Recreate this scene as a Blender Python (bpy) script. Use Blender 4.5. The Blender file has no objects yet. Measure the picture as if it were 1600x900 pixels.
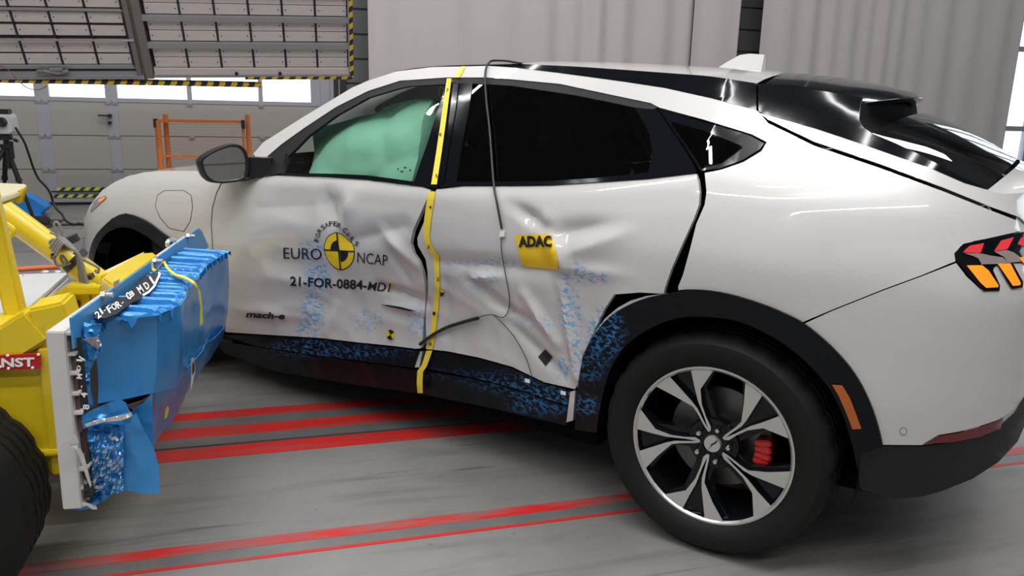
import bpy, bmesh, math, random
import numpy as np
from mathutils import Vector, Matrix
from mathutils.geometry import delaunay_2d_cdt

scene = bpy.context.scene
COL = scene.collection
random.seed(7)

# ---------------------------------------------------------------- camera
# surveyed camera: solved from the wheel, the floor rails and the hall door
F, YAW, PITCH, ROLL = 1250.09, 0.563386, 0.236550, 0.0266195
CAMC = np.array([0.7034670, -3.2115347, 1.4134126])      # in the car's own frame
ANG = 0.8446322                                           # car heading against the floor rails
CA, SA = math.cos(ANG), math.sin(ANG)

def cam_axes():
    f = np.array([-math.sin(YAW) * math.cos(PITCH), math.cos(YAW) * math.cos(PITCH), -math.sin(PITCH)])
    r = np.cross(f, [0, 0, 1.0]); r /= np.linalg.norm(r); u = np.cross(r, f)
    c, s = math.cos(ROLL), math.sin(ROLL)
    return r * c + u * s, -r * s + u * c, f
AR, AU, AF = cam_axes()
def c2r(P):                                               # car frame -> hall frame
    P = np.asarray(P, float)
    return np.stack([CA * P[..., 0] + SA * P[..., 1], -SA * P[..., 0] + CA * P[..., 1], P[..., 2]], -1)
CAMR = c2r(CAMC)

cam = bpy.data.cameras.new('camera'); camo = bpy.data.objects.new('camera', cam); COL.objects.link(camo)
cam.sensor_width = 36.0; cam.lens = 36.0 * F / 1600.0; cam.clip_start = 0.05; cam.clip_end = 200
r_, u_, f_ = c2r(AR), c2r(AU), c2r(AF)
camo.matrix_world = Matrix(((r_[0], u_[0], -f_[0], CAMR[0]), (r_[1], u_[1], -f_[1], CAMR[1]), (r_[2], u_[2], -f_[2], CAMR[2]), (0, 0, 0, 1)))
scene.camera = camo

# ---------------------------------------------------------------- sky, lamps, exposure
scene.view_settings.view_transform = 'Standard'; scene.view_settings.look = 'None'
scene.view_settings.gamma = 1.0; scene.view_settings.use_curve_mapping = False
scene.view_settings.exposure = -0.13
world = bpy.data.worlds.new('sky'); scene.world = world; world.use_nodes = True
bg = world.node_tree.nodes['Background']; bg.inputs[0].default_value = (0.86, 0.95, 1.0, 1); bg.inputs[1].default_value = 2.6

def area(name, loc, sx, sy, power, rot=(0, 0, 0), color=(1, 1, 1)):
    l = bpy.data.lights.new(name, 'AREA'); l.shape = 'RECTANGLE'; l.size = sx; l.size_y = sy
    l.energy = power; l.color = color
    o = bpy.data.objects.new(name, l); o.location = loc; o.rotation_euler = rot; COL.objects.link(o)
    return o
HALL_Z = 6.4
WARM = (1.0, 0.995, 1.0)
for i, y in enumerate((-5.6, -3.0, -0.4, 2.6, 5.4)):      # rows of slim LED tubes under the roof
    area('led_tube', (-1.5 if i == 3 else -2.9, y, HALL_Z - 0.25), 8.4 if i == 3 else 10.0, 0.08, (230, 270, 190, 120, 120)[i], color=WARM)
for y in (-2.4, -1.6, -0.8):
    area('film_and_fill_light', (-0.5, y, HALL_Z - 0.5), 6.0, 0.07, 70, color=WARM)              # film light rows over the crash point
area('film_and_fill_light', (2.2, 4.6, HALL_Z - 0.3), 14.0, 0.5, 270, color=(1.0, 0.98, 0.97))   # added fill strip that brightens the curtains
area('gable_window', (-2.0, -8.9, 3.6), 9.0, 1.2, 18, (math.radians(-90), 0, math.pi), WARM)
for k in range(3):
    area('roof_window', (-6.4 + .32 * k, 0.75, HALL_Z - 0.05), 0.22, 0.34, 3.0, color=(0.85, 0.95, 1.0))
area('side_window', (12.9, 1.0, 2.6), 4.0, 5.0, 130, (0, math.radians(90), 0), (0.80, 0.90, 1.0))

# ---------------------------------------------------------------- rays and surfaces
def dirs(px):
    px = np.atleast_2d(np.asarray(px, float))
    return AF + AR * ((px[:, 0:1] - 800) / F) - AU * ((px[:, 1:2] - 450) / F)
def cy(px, y):
    d = dirs(px); t = (y - CAMC[1]) / d[:, 1]; return CAMC + d * t[:, None]
def _room(px): return c2r(dirs(px))
def at_y(px, y): d = _room(px); return CAMR + d * ((np.asarray(y) - CAMR[1]) / d[:, 1])[:, None]
def at_z(px, z): d = _room(px); return CAMR + d * ((np.asarray(z) - CAMR[2]) / d[:, 2])[:, None]
def at_x(px, x): d = _room(px); return CAMR + d * ((np.asarray(x) - CAMR[0]) / d[:, 0])[:, None]
def at_plane(px, P0, n):
    d = _room(px); t = ((np.asarray(P0) - CAMR) @ np.asarray(n)) / (d @ np.asarray(n)); return CAMR + d * t[:, None]
def car_plane(px, P0, n):
    d = dirs(px); t = ((np.asarray(P0) - CAMC) @ np.asarray(n)) / (d @ np.asarray(n)); return CAMC + d * t[:, None]
def car_px(P):
    d = np.asarray(P, float) - CAMC; w = d @ AF
    return np.stack([800 + F * (d @ AR) / w, 450 - F * (d @ AU) / w], -1)

def sstep(a, b, x): t = np.clip((np.asarray(x) - a) / (b - a), 0, 1); return t * t * (3 - 2 * t)
def _hash(i, j, s): 
    v = np.sin(i * 127.1 + j * 311.7 + s * 74.7) * 43758.5453; return v - np.floor(v)
def vnoise(x, y, s=0):
    x = np.asarray(x, float); y = np.asarray(y, float)
    i, j = np.floor(x), np.floor(y); fx, fy = x - i, y - j
    fx = fx * fx * fx * (fx * (fx * 6 - 15) + 10); fy = fy * fy * fy * (fy * (fy * 6 - 15) + 10)
    a = _hash(i, j, s); b = _hash(i + 1, j, s); c = _hash(i, j + 1, s); d = _hash(i + 1, j + 1, s)
    return (a * (1 - fx) + b * fx) * (1 - fy) + (c * (1 - fx) + d * fx) * fy * 1.0 - 0.5

# half width of the car body by height, rounded
_pz = np.array([.0, .12, .22, .32, .45, .60, .75, .88, .98, 1.05, 1.09, 1.12, 1.25, 1.40, 1.50, 1.56, 1.60, 1.7])
_pw = np.array([.70, .80, .855, .89, .912, .930, .940, .938, .926, .908, .888, .866, .780, .676, .598, .535, .46, .25])
_dz = np.linspace(-.1, 1.8, 951); _dw = np.interp(_dz, _pz, _pw)
_k = np.exp(-0.5 * (np.arange(-30, 31) * .002 / .014) ** 2); _k /= _k.sum()
_dw = np.convolve(np.pad(_dw, 30, mode='edge'), _k, 'valid')
_bx = [-3.9, -3.4, -2.9, -2.3, -1.2, -.77, -.12, .5, .9]
_bz = [.70, .86, .97, 1.035, 1.08, 1.11, 1.19, 1.16, 1.12]
def Wbase(x, z):
    x = np.asarray(x, float); z = np.asarray(z, float)
    zb = np.interp(x, _bx, _bz)
    zz = z - (zb - 1.085) * sstep(.55, 1.05, z)
    w = np.interp(zz, _dz, _dw)
    w = w - .10 * sstep(-.6, 1.0, x) * sstep(1.05, 1.35, zz)
    w = w + .018 * np.exp(-((x - .05) / .5) ** 2 - ((z - .95) / .13) ** 2)
    # plan view: nose and tail close in
    xe = .90 - .10 * sstep(.85, 1.2, z); x0 = .10; q = np.clip((x - x0) / (xe - x0), 0, 1); n = 2.5
    w = w * (1 - q ** n) ** (1 / n)
    x0, xe, n = -3.22, -3.87, 2.3; q = np.clip((x - x0) / (xe - x0), 0, 1)
    w = w * (1 - q ** n) ** (1 / n)
    return w

FOLDS = []
def fold(p, q, w, d):
    a = cy(p, -.86)[0][[0, 2]]; b = cy(q, -.86)[0][[0, 2]]; FOLDS.append((a, b, w, d))
for a in [((566, 292), (548, 350), .075, -.016), ((522, 298), (542, 362), .10, .022), ((608, 360), (656, 412), .055, -.020),
          ((556, 374), (642, 352), .07, .018), ((420, 322), (520, 318), .14, .022), ((365, 478), (470, 496), .06, -.012),
          ((592, 448), (662, 474), .045, .020), ((596, 478), (656, 490), .03, -.014), ((508, 522), (524, 478), .045, -.012),
          ((430, 430), (520, 450), .10, -.012), ((620, 400), (640, 440), .04, .012),
          ((812, 312), (866, 350), .05, .034), ((868, 348), (893, 402), .07, -.020), ((893, 397), (1064, 333), .085, -.026),
          ((880, 362), (1000, 338), .06, .020), ((898, 413), (1012, 426), .045, -.018), ((1012, 426), (1030, 452), .05, -.016),
          ((738, 436), (800, 482), .05, .018), ((830, 458), (876, 532), .045, -.022), ((800, 505), (884, 584), .05, .018),
          ((690, 407), (868, 418), .06, .020), ((890, 440), (907, 586), .035, -.022), ((700, 440), (690, 520), .05, .014),
          ((745, 432), (790, 428), .03, -.014), ((770, 470), (835, 500), .035, .014)]:
    fold(*a)
def dent(x, z):
    x = np.asarray(x, float); z = np.asarray(z, float)
    m = sstep(-2.45, -1.95, x) * (1 - sstep(-.50, -.22, x)) * (1 - sstep(.98, 1.09, z))
    d = .095 * np.exp(-((x + 1.3) / .75) ** 2) * np.exp(-((z - .55) / .34) ** 2)
    for a, b, w, h in FOLDS:
        v = b - a; L2 = v @ v
        t = np.clip(((x - a[0]) * v[0] + (z - a[1]) * v[1]) / L2, 0, 1)
        e = np.hypot(x - a[0] - t * v[0], z - a[1] - t * v[1]) / w
        prof = np.clip(1 - e, 0, 1); prof = prof * prof * (1.6 - .6 * prof)
        d = d + h * prof * (.35 + .65 * np.sin(np.pi * np.clip(t, .12, .88)))
    c = np.abs(vnoise(x * 4.3 + 3, z * 5.1, 1)) * .020 + np.abs(vnoise(x * 9.1, z * 8.3 + x * 3, 2)) * .009
    low = .25 + .75 * (1 - sstep(.62, .95, z))
    return m * (d + c * low - .004)
def Wdent(x, z): return Wbase(x, z) - dent(x, z)

def cast(px, off=0.0, W=Wdent, y0=-1.12, y1=.15):
    """where sight lines meet the body side, moved in by off metres"""
    D = dirs(px); N = len(D)
    ts = (np.linspace(y0, y1, 140)[None, :] - CAMC[1]) / D[:, 1:2]
    P = CAMC + D[:, None, :] * ts[..., None]
    g = -P[..., 1] - (W(P[..., 0], P[..., 2]) - off)
    neg = g < 0; has = neg.any(1); k = np.where(has, neg.argmax(1), g.argmin(1)); k = np.maximum(k, 1)
    a = ts[np.arange(N), k - 1]; b = ts[np.arange(N), k]
    for _ in range(14):
        m = .5 * (a + b); Q = CAMC + D * m[:, None]
        ins = (-Q[:, 1] - (W(Q[:, 0], Q[:, 2]) - off)) < 0
        b = np.where(ins, m, b); a = np.where(ins, a, m)
    return CAMC + D * b[:, None]

# ---------------------------------------------------------------- materials
MATS = {}
def mat(name, color, rough=.5, metal=0.0, coat=0.0, bump=0.0, bscale=40.0, var=0.0, vscale=6.0, spec=.5, trans=0.0, emis=0.0, emcol=None, ior=1.5):
    if name in MATS: return MATS[name]
    m = bpy.data.materials.new(name); m.use_nodes = True; nt = m.node_tree; b = nt.nodes['Principled BSDF']
    b.inputs['Base Color'].default_value = (*color, 1); b.inputs['Roughness'].default_value = rough
    b.inputs['Metallic'].default_value = metal; b.inputs['Coat Weight'].default_value = coat
    b.inputs['Coat Roughness'].default_value = .03; b.inputs['Specular IOR Level'].default_value = spec
    b.inputs['Transmission Weight'].default_value = trans; b.inputs['IOR'].default_value = ior
    if emis: b.inputs['Emission Color'].default_value = (*(emcol or color), 1); b.inputs['Emission Strength'].default_value = emis
    if bump or var:
        tc = nt.nodes.new('ShaderNodeTexCoord')
        if var:
            n = nt.nodes.new('ShaderNodeTexNoise'); n.inputs['Scale'].default_value = vscale; n.inputs['Detail'].default_value = 6
            nt.links.new(tc.outputs['Object'], n.inputs['Vector'])
            mx = nt.nodes.new('ShaderNodeMix'); mx.data_type = 'RGBA'
            mx.inputs['A'].default_value = (*[c * (1 - var) for c in color], 1); mx.inputs['B'].default_value = (*[min(1, c * (1 + var)) for c in color], 1)
            nt.links.new(n.outputs['Fac'], mx.inputs['Factor']); nt.links.new(mx.outputs['Result'], b.inputs['Base Color'])
        if bump:
            n2 = nt.nodes.new('ShaderNodeTexNoise'); n2.inputs['Scale'].default_value = bscale; n2.inputs['Detail'].default_value = 4
            nt.links.new(tc.outputs['Object'], n2.inputs['Vector'])
            bp = nt.nodes.new('ShaderNodeBump'); bp.inputs['Strength'].default_value = bump; bp.inputs['Distance'].default_value = .01
            nt.links.new(n2.outputs['Fac'], bp.inputs['Height']); nt.links.new(bp.outputs['Normal'], b.inputs['Normal'])
    MATS[name] = m; return m
def N(nt, kind, **kw):
    n = nt.nodes.new(kind)
    for k, v in kw.items():
        if k.startswith('_'): setattr(n, k[1:], v)
        else: n.inputs[k.replace('__', ' ')].default_value = v
    return n
def ramp(nt, src, a, b):
    n = nt.nodes.new('ShaderNodeMapRange'); n.inputs['From Min'].default_value = a; n.inputs['From Max'].default_value = b
    nt.links.new(src, n.inputs['Value']); return n.outputs['Result']
def mth(nt, op, a, b=None):
    n = nt.nodes.new('ShaderNodeMath'); n.operation = op
    for i, v in enumerate((a, b)):
        if v is None: continue
        if isinstance(v, (int, float)): n.inputs[i].default_value = v
        else: nt.links.new(v, n.inputs[i])
    return n.outputs[0]
def mixc(nt, fac, a, b):
    n = nt.nodes.new('ShaderNodeMix'); n.data_type = 'RGBA'
    for k, v in (('A', a), ('B', b)):
        if isinstance(v, tuple): n.inputs[k].default_value = (*v, 1)
        else: nt.links.new(v, n.inputs[k])
    if isinstance(fac, (int, float)): n.inputs['Factor'].default_value = fac
    else: nt.links.new(fac, n.inputs['Factor'])
    return n.outputs['Result']

def scuffed(name, color, rough, coat, sc=(.06, .33, .66)):
    """lacquer with blue paint rubbed off the barrier where the vertex attribute 'scuff' says it touched"""
    m = mat(name, color, rough, 0, coat); nt = m.node_tree; b = nt.nodes['Principled BSDF']
    at = N(nt, 'ShaderNodeAttribute', _attribute_name='scuff'); tc = nt.nodes.new('ShaderNodeTexCoord')
    mp = N(nt, 'ShaderNodeMapping'); mp.inputs['Scale'].default_value = (46, 1, 80); mp.inputs['Rotation'].default_value = (0, .35, 0)
    nt.links.new(tc.outputs['Object'], mp.inputs['Vector'])
    n1 = N(nt, 'ShaderNodeTexNoise', Scale=1.0, Detail=3.0); nt.links.new(mp.outputs[0], n1.inputs['Vector'])
    v1 = N(nt, 'ShaderNodeTexVoronoi', _feature='DISTANCE_TO_EDGE', Scale=.55); nt.links.new(mp.outputs[0], v1.inputs['Vector'])
    ln = ramp(nt, v1.outputs['Distance'], .09, .02)
    a = mth(nt, 'MULTIPLY', at.outputs['Fac'], mth(nt, 'MAXIMUM', ramp(nt, n1.outputs['Fac'], .52, .62), mth(nt, 'MULTIPLY', ln, ramp(nt, n1.outputs['Fac'], .40, .52))))
    a = mth(nt, 'MINIMUM', a, .9)
    nt.links.new(mixc(nt, a, color, sc), b.inputs['Base Color'])
    nt.links.new(ramp(nt, a, 0, 1), b.inputs['Roughness']); 
    mr = b.inputs['Roughness'].links[0].from_node; mr.inputs['To Min'].default_value = rough; mr.inputs['To Max'].default_value = .55
    return m
PAINT = (.545, .53, .517)
M_white = scuffed('white_lacquer', PAINT, .28, 1.0)
M_gloss = scuffed('gloss_black', (.004, .005, .007), .07, .0, (.03, .16, .38))
M_sill = scuffed('satin_black', (.004, .005, .007), .32, .0, (.03, .16, .38))
MATS['satin_black'].node_tree.nodes['Principled BSDF'].inputs['Specular IOR Level'].default_value = .2
MATS['gloss_black'].node_tree.nodes['Principled BSDF'].inputs['Specular IOR Level'].default_value = .32
M_plast = mat('black_plastic', (.010, .010, .011), .40, spec=.35)
M_soft = mat('dark_plastic', (.025, .025, .026), .55)
M_void = mat('dark_inside', (.004, .004, .004), .9, spec=.1)
M_rub = mat('tyre_rubber', (.0085, .0083, .008), .6, bump=.06, bscale=120, spec=.22)
M_seal = mat('window_seal', (.012, .012, .013), .5, spec=.25)
M_alu = mat('machined_aluminium', (.60, .585, .565), .32, .75)
M_chrome = mat('bright_metal', (.75, .74, .72), .15, 1.0)
M_disc = mat('brake_steel', (.16, .155, .15), .4, .8)
M_red = mat('caliper_red', (.55, .012, .012), .35, coat=.4)
M_green = mat('airbag_fabric', (.235, .445, .35), .85, var=.08, vscale=5)
M_tape = mat('yellow_tape', (.80, .60, .045), .5)
M_black = mat('black_print', (.008, .008, .009), .5)
M_yprint = mat('yellow_print', (.80, .58, .02), .45)
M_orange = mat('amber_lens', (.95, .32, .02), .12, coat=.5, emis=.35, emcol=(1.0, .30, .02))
M_marker = mat('amber_marker', (.42, .10, .006), .25, coat=.4)
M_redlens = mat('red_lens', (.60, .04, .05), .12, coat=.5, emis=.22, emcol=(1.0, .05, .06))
M_refl = mat('red_reflector', (.12, .004, .008), .2, coat=.5)
M_lampgrey = mat('lamp_inner_grey', (.36, .31, .30), .25, .3)
M_seat = mat('seat_fabric', (.03, .03, .032), .8)
M_yel = mat('yellow_lacquer', (.66, .49, .012), .32, coat=.35, var=.06, vscale=3, bump=.02, bscale=14)
M_blue = mat('blue_foil', (.045, .27, .62), .30, .25, .25, bump=.05, bscale=18, var=.08, vscale=7)
M_bluec = mat('crumpled_blue_foil', (.035, .26, .62), .26, .45, .2, bump=.25, bscale=55, var=.2, vscale=30)
M_pleat = mat('pleated_blue_foil', (.032, .235, .58), .28, .2, .2, bump=.03, bscale=40, var=.12, vscale=14)
M_bluepl = mat('blue_plate', (.05, .245, .52), .42, .1)
M_bare = mat('bare_aluminium', (.60, .585, .57), .42, .25, var=.06, vscale=9)
M_foil = mat('torn_foil', (.80, .79, .77), .25, .8)
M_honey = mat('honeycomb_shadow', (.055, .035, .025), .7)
M_paper = mat('black_label', (.012, .012, .013), .4)
M_wprint = mat('white_print', (.78, .77, .75), .5)
M_sign = mat('red_sign', (.42, .012, .018), .4)
M_deck = mat('deck_plate', (.60, .61, .60), .4, .25, var=.05, vscale=5)
M_steel = mat('galvanised_steel', (.48, .48, .49), .4, .7, var=.12, vscale=25)
M_cable = mat('grey_cable', (.20, .19, .18), .5)
M_bcable = mat('black_cable', (.010, .010, .011), .5)
M_hallwall = mat('dark_hall_cladding', (.10, .10, .10), .7, var=.05, vscale=2)
M_door = mat('beige_door', (.345, .325, .30), .55, var=.03, vscale=2)
M_strip = mat('grey_door_profile', (.33, .335, .375), .5)
M_clad = mat('grey_cladding', (.13, .135, .14), .6, var=.06, vscale=3)
M_dark = mat('dark_steel', (.02, .02, .022), .5)
M_wall = mat('plaster', (.45, .425, .395), .9, var=.03, vscale=1.5)
M_ceil = mat('roof_sheet', (.20, .20, .20), .9, var=.03)
M_rust = mat('orange_lacquer', (.62, .17, .035), .55, var=.30, vscale=28)
M_mesh = mat('orange_mesh', (.55, .22, .10), .6)
M_hose = mat('orange_hose', (.70, .16, .05), .55)
M_bluecov = mat('blue_cover', (.02, .22, .62), .5)
M_camw = mat('camera_white', (.62, .62, .64), .4)
M_cell = mat('lamp_cell', (.60, .55, .535), .5, bump=.15, bscale=160, var=.05, vscale=9)

def glass(name, tint, refl=1.0, rough=.0):
    m = bpy.data.materials.new(name); m.use_nodes = True; nt = m.node_tree; nt.nodes.clear()
    o = nt.nodes.new('ShaderNodeOutputMaterial'); mx = nt.nodes.new('ShaderNodeMixShader')
    t = nt.nodes.new('ShaderNodeBsdfTransparent'); t.inputs[0].default_value = (*tint, 1)
    g = nt.nodes.new('ShaderNodeBsdfGlossy'); g.inputs['Roughness'].default_value = rough; g.inputs[0].default_value = (.95 * refl, .97 * refl, refl, 1)
    lw = nt.nodes.new('ShaderNodeLayerWeight'); lw.inputs[0].default_value = .5
    fr = mth(nt, 'ADD', mth(nt, 'MULTIPLY', mth(nt, 'POWER', lw.outputs['Facing'], 5.0), .95), .045)
    nt.links.new(fr, mx.inputs[0]); nt.links.new(t.outputs[0], mx.inputs[1]); nt.links.new(g.outputs[0], mx.inputs[2])
    nt.links.new(mx.outputs[0], o.inputs[0]); return m
M_gfront = glass('green_tinted_glass', (.78, .88, .82))
M_grear = glass('dark_tinted_glass', (.030, .042, .035))
M_gwind = glass('windscreen_glass', (.07, .08, .075))
M_gback = glass('dark_back_glass', (.05, .06, .06))
M_gwin = glass('clear_pane', (.96, .98, 1.0))

def hazard(name, col, pitch, slope, duty=.5, axis=0):
    """diagonal warning stripes printed on tape"""
    m = mat(name, col, .5); nt = m.node_tree; b = nt.nodes['Principled BSDF']
    tc = nt.nodes.new('ShaderNodeTexCoord'); sp = nt.nodes.new('ShaderNodeSeparateXYZ'); nt.links.new(tc.outputs['Object'], sp.inputs[0])
    a, c = (sp.outputs[0], sp.outputs[2]) if axis == 0 else (sp.outputs[2], sp.outputs[0])
    s = mth(nt, 'ADD', a, mth(nt, 'MULTIPLY', c, slope)); fr = mth(nt, 'FRACT', mth(nt, 'MULTIPLY', s, 1 / pitch))
    nt.links.new(mixc(nt, mth(nt, 'GREATER_THAN', fr, duty), col, (.025, .03, .04)), b.inputs['Base Color']); return m

# ---------------------------------------------------------------- builders
def link(o): COL.objects.link(o); return o
def obj(name, verts, faces, m, parent=None, smooth=False, sharp=None, attrs=None):
    me = bpy.data.meshes.new(name); me.from_pydata([tuple(map(float, v)) for v in verts], [], [tuple(map(int, f)) for f in faces])
    ms = m if isinstance(m, (list, tuple)) else [m]
    for q in ms: me.materials.append(q)
    if attrs:
        for k, a in attrs.items(): me.attributes.new(k, 'FLOAT', 'POINT').data.foreach_set('value', np.asarray(a, np.float32))
    me.update()
    if smooth:
        me.polygons.foreach_set('use_smooth', [True] * len(me.polygons))
        if sharp: me.set_sharp_from_angle(angle=math.radians(sharp))
    o = bpy.data.objects.new(name, me); link(o)
    if parent: o.parent = parent
    return o
class MB:
    """collects shapes of one part"""
    def __init__(s): s.v = []; s.f = []; s.mi = []
    def add(s, v, f, mi=0):
        n = len(s.v); s.v += [tuple(map(float, p)) for p in v]; s.f += [tuple(int(i) + n for i in q) for q in f]; s.mi += [mi] * len(f); return s
    def box(s, a, b, mi=0, M=None):
        v = [Vector((x, y, z)) for x in (a[0], b[0]) for y in (a[1], b[1]) for z in (a[2], b[2])]
        if M is not None: v = [M @ p for p in v]
        return s.add(v, [(0, 1, 3, 2), (4, 6, 7, 5), (0, 4, 5, 1), (2, 3, 7, 6), (0, 2, 6, 4), (1, 5, 7, 3)], mi)
    def tube(s, pts, r, n=10, mi=0, caps=True):
        P = [Vector(tuple(map(float, p))) for p in pts]; R = r if isinstance(r, (list, tuple)) else [r] * len(P)
        up = None; rings = []
        for i, p in enumerate(P):
            t = (P[min(i + 1, len(P) - 1)] - P[max(i - 1, 0)]).normalized()
            if up is None: up = Vector((0, 0, 1)) if abs(t.z) < .9 else Vector((1, 0, 0))
            a = t.cross(up).normalized(); c = a.cross(t).normalized(); up = c
            rings.append([p + (a * math.cos(2 * math.pi * k / n) + c * math.sin(2 * math.pi * k / n)) * R[i] for k in range(n)])
        v = [q for g in rings for q in g]; f = []
        for i in range(len(P) - 1):
            for k in range(n): f.append((i * n + k, i * n + (k + 1) % n, (i + 1) * n + (k + 1) % n, (i + 1) * n + k))
        if caps: f.append(tuple(range(n - 1, -1, -1))); f.append(tuple((len(P) - 1) * n + k for k in range(n)))
        return s.add(v, f, mi)
    def beam(s, a, b, w, h, up=(0, 0, 1), mi=0):
        a, b = Vector(tuple(map(float, a))), Vector(tuple(map(float, b))); t = (b - a).normalized(); u = Vector(up)
        sd = t.cross(u).normalized(); u = sd.cross(t).normalized()
        v = [p + sd * (i * w / 2) + u * (j * h / 2) for p in (a, b) for i, j in ((-1, -1), (1, -1), (1, 1), (-1, 1))]
        return s.add(v, [(0, 1, 2, 3), (7, 6, 5, 4), (0, 4, 5, 1), (1, 5, 6, 2), (2, 6, 7, 3), (3, 7, 4, 0)], mi)
    def prism(s, poly, off, mi=0, side=None):
        """polygon (3D points) pushed along off"""
        n = len(poly); o = Vector(off); P = [Vector(tuple(map(float, p))) for p in poly]
        s.add(P + [p + o for p in P], [tuple(range(n)), tuple(range(2 * n - 1, n - 1, -1))], mi)
        return s.add(P + [p + o for p in P], [(i, i + n, (i + 1) % n + n, (i + 1) % n) for i in range(n)], mi if side is None else side)
    def lathe(s, prof, n=48, axis='y', c=(0, 0, 0), mi=0, a0=0.0, a1=2 * math.pi):
        full = abs(a1 - a0 - 2 * math.pi) < 1e-6; m = n if full else n + 1; v = []
        for i in range(m):
            a = a0 + (a1 - a0) * i / n; ca, sa = math.cos(a), math.sin(a)
            for (r, h) in prof:
                if axis == 'y': v.append((c[0] + r * ca, c[1] + h, c[2] + r * sa))
                elif axis == 'z': v.append((c[0] + r * ca, c[1] + r * sa, c[2] + h))
                else: v.append((c[0] + h, c[1] + r * ca, c[2] + r * sa))
        k = len(prof); f = []
        for i in range(n):
            j = (i + 1) % m
            for q in range(k - 1): f.append((i * k + q, j * k + q, j * k + q + 1, i * k + q + 1))
        return s.add(v, f, mi)
    def build(s, name, m, parent=None, smooth=False, sharp=35, bevel=0.0):
        o = obj(name, s.v, s.f, m, parent)
        me = o.data
        if any(s.mi): me.polygons.foreach_set('material_index', s.mi)
        bm = bmesh.new(); bm.from_mesh(me); bmesh.ops.remove_doubles(bm, verts=bm.verts, dist=1e-6); bmesh.ops.recalc_face_normals(bm, faces=bm.faces)
        if bevel: bmesh.ops.bevel(bm, geom=[e for e in bm.edges if len(e.link_faces) == 2 and e.calc_face_angle(0) > .6], offset=bevel, segments=2, affect='EDGES', clamp_overlap=True)
        bm.to_mesh(me); bm.free()
        if smooth or bevel:
            me.polygons.foreach_set('use_smooth', [True] * len(me.polygons)); me.set_sharp_from_angle(angle=math.radians(sharp))
        me.update(); return o
def empty(name, loc, rz=0.0):
    o = bpy.data.objects.new(name, None); o.location = loc; o.rotation_euler = (0, 0, rz); o.empty_display_size = .1; return link(o)
def tag(o, label=None, cat=None, group=None, kind=None):
    if label: o['label'] = label
    if cat: o['category'] = cat
    if group: o['group'] = group
    if kind: o['kind'] = kind
    return o
def copy_obj(o, parent, M=None):
    c = o.copy(); link(c); c.parent = parent
    if M is not None: c.matrix_local = M @ o.matrix_local
    for ch in o.children: copy_obj(ch, c)
    return c
def spline(pts, n=8):
    """smooth open curve through points of any dimension"""
    P = np.asarray(pts, float); out = []
    for i in range(len(P) - 1):
        p0, p1, p2, p3 = P[max(i - 1, 0)], P[i], P[i + 1], P[min(i + 2, len(P) - 1)]
        for k in range(n):
            t = k / n; out.append(.5 * (2 * p1 + (p2 - p0) * t + (2 * p0 - 5 * p1 + 4 * p2 - p3) * t * t + (3 * p1 - p0 - 3 * p2 + p3) * t ** 3))
    out.append(P[-1]); return np.array(out)
def resample(px, step, closed=True):
    P = np.asarray(px, float); n = len(P); out = []
    for i in range(n if closed else n - 1):
        a, b = P[i], P[(i + 1) % n]; k = max(1, int(np.hypot(*(b - a)) / step))
        for j in range(k): out.append(a + (b - a) * j / k)
    return np.array(out)
def in_poly(p, poly):
    x, y = p[:, 0], p[:, 1]; c = np.zeros(len(p), bool); j = len(poly) - 1
    for i in range(len(poly)):
        xi, yi = poly[i]; xj, yj = poly[j]
        if yi != yj:
            k = ((yi > y) != (yj > y)) & (x < (xj - xi) * (y - yi) / (yj - yi) + xi); c ^= k
        j = i
    return c
def mesh2d(outline, res):
    """triangles filling an outline with an even grid inside"""
    O = np.asarray(outline, float); lo, hi = O.min(0), O.max(0)
    gx, gy = np.meshgrid(np.arange(lo[0] + res / 2, hi[0], res), np.arange(lo[1] + res / 2, hi[1], res * .87))
    gx = gx + (np.arange(gx.shape[0]) % 2)[:, None] * res / 2
    G = np.stack([gx.ravel(), gy.ravel()], 1)
    if len(G):
        G = G[in_poly(G, O)]
        if len(G):
            d = np.min([(G[:, 0] - o[0]) ** 2 + (G[:, 1] - o[1]) ** 2 for o in O], axis=0); G = G[d > (res * .45) ** 2]
    n = len(O); co = [Vector((float(a), float(b))) for a, b in np.vstack([O, G]) ] if len(G) else [Vector((float(a), float(b))) for a, b in O]
    v, e, f, *_ = delaunay_2d_cdt(co, [(i, (i + 1) % n) for i in range(n)], [], 1, 1e-6)
    return np.array([(p.x, p.y) for p in v]), [tuple(q) for q in f]
SCUFF = []
def scuff_at(P):
    q = car_px(P); a = np.zeros(len(q))
    for (x, y, rx, ry, s) in SCUFF:
        a = np.maximum(a, s * np.clip(1.25 - ((q[:, 0] - x) / rx) ** 2 - ((q[:, 1] - y) / ry) ** 2, 0, 1))
    return a
SCUFF += [(490, 392, 30, 18, .95), (495, 432, 24, 30, 1), (488, 488, 20, 45, 1), (482, 512, 26, 18, .9), (575, 500, 30, 22, .55), (648, 505, 16, 30, .5),
          (660, 505, 8, 28, .7), (760, 410, 90, 7, .6), (755, 440, 40, 22, .35), (900, 520, 10, 85, .9), (884, 470, 12, 60, 1), (925, 434, 40, 11, 1), (905, 425, 14, 22, .8),
          (880, 575, 14, 22, .9), (840, 505, 60, 12, .4), (700, 440, 40, 30, .2), (475, 545, 60, 14, 1), (520, 552, 100, 10, .5), (560, 545, 120, 16, .22),
          (800, 600, 70, 16, .55), (850, 625, 60, 25, .9), (760, 590, 60, 12, .3), (945, 520, 32, 45, 1), (925, 560, 24, 40, .7), (915, 632, 22, 16, 1), (700, 585, 50, 8, .3), (965, 640, 14, 60, .45)]

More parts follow.
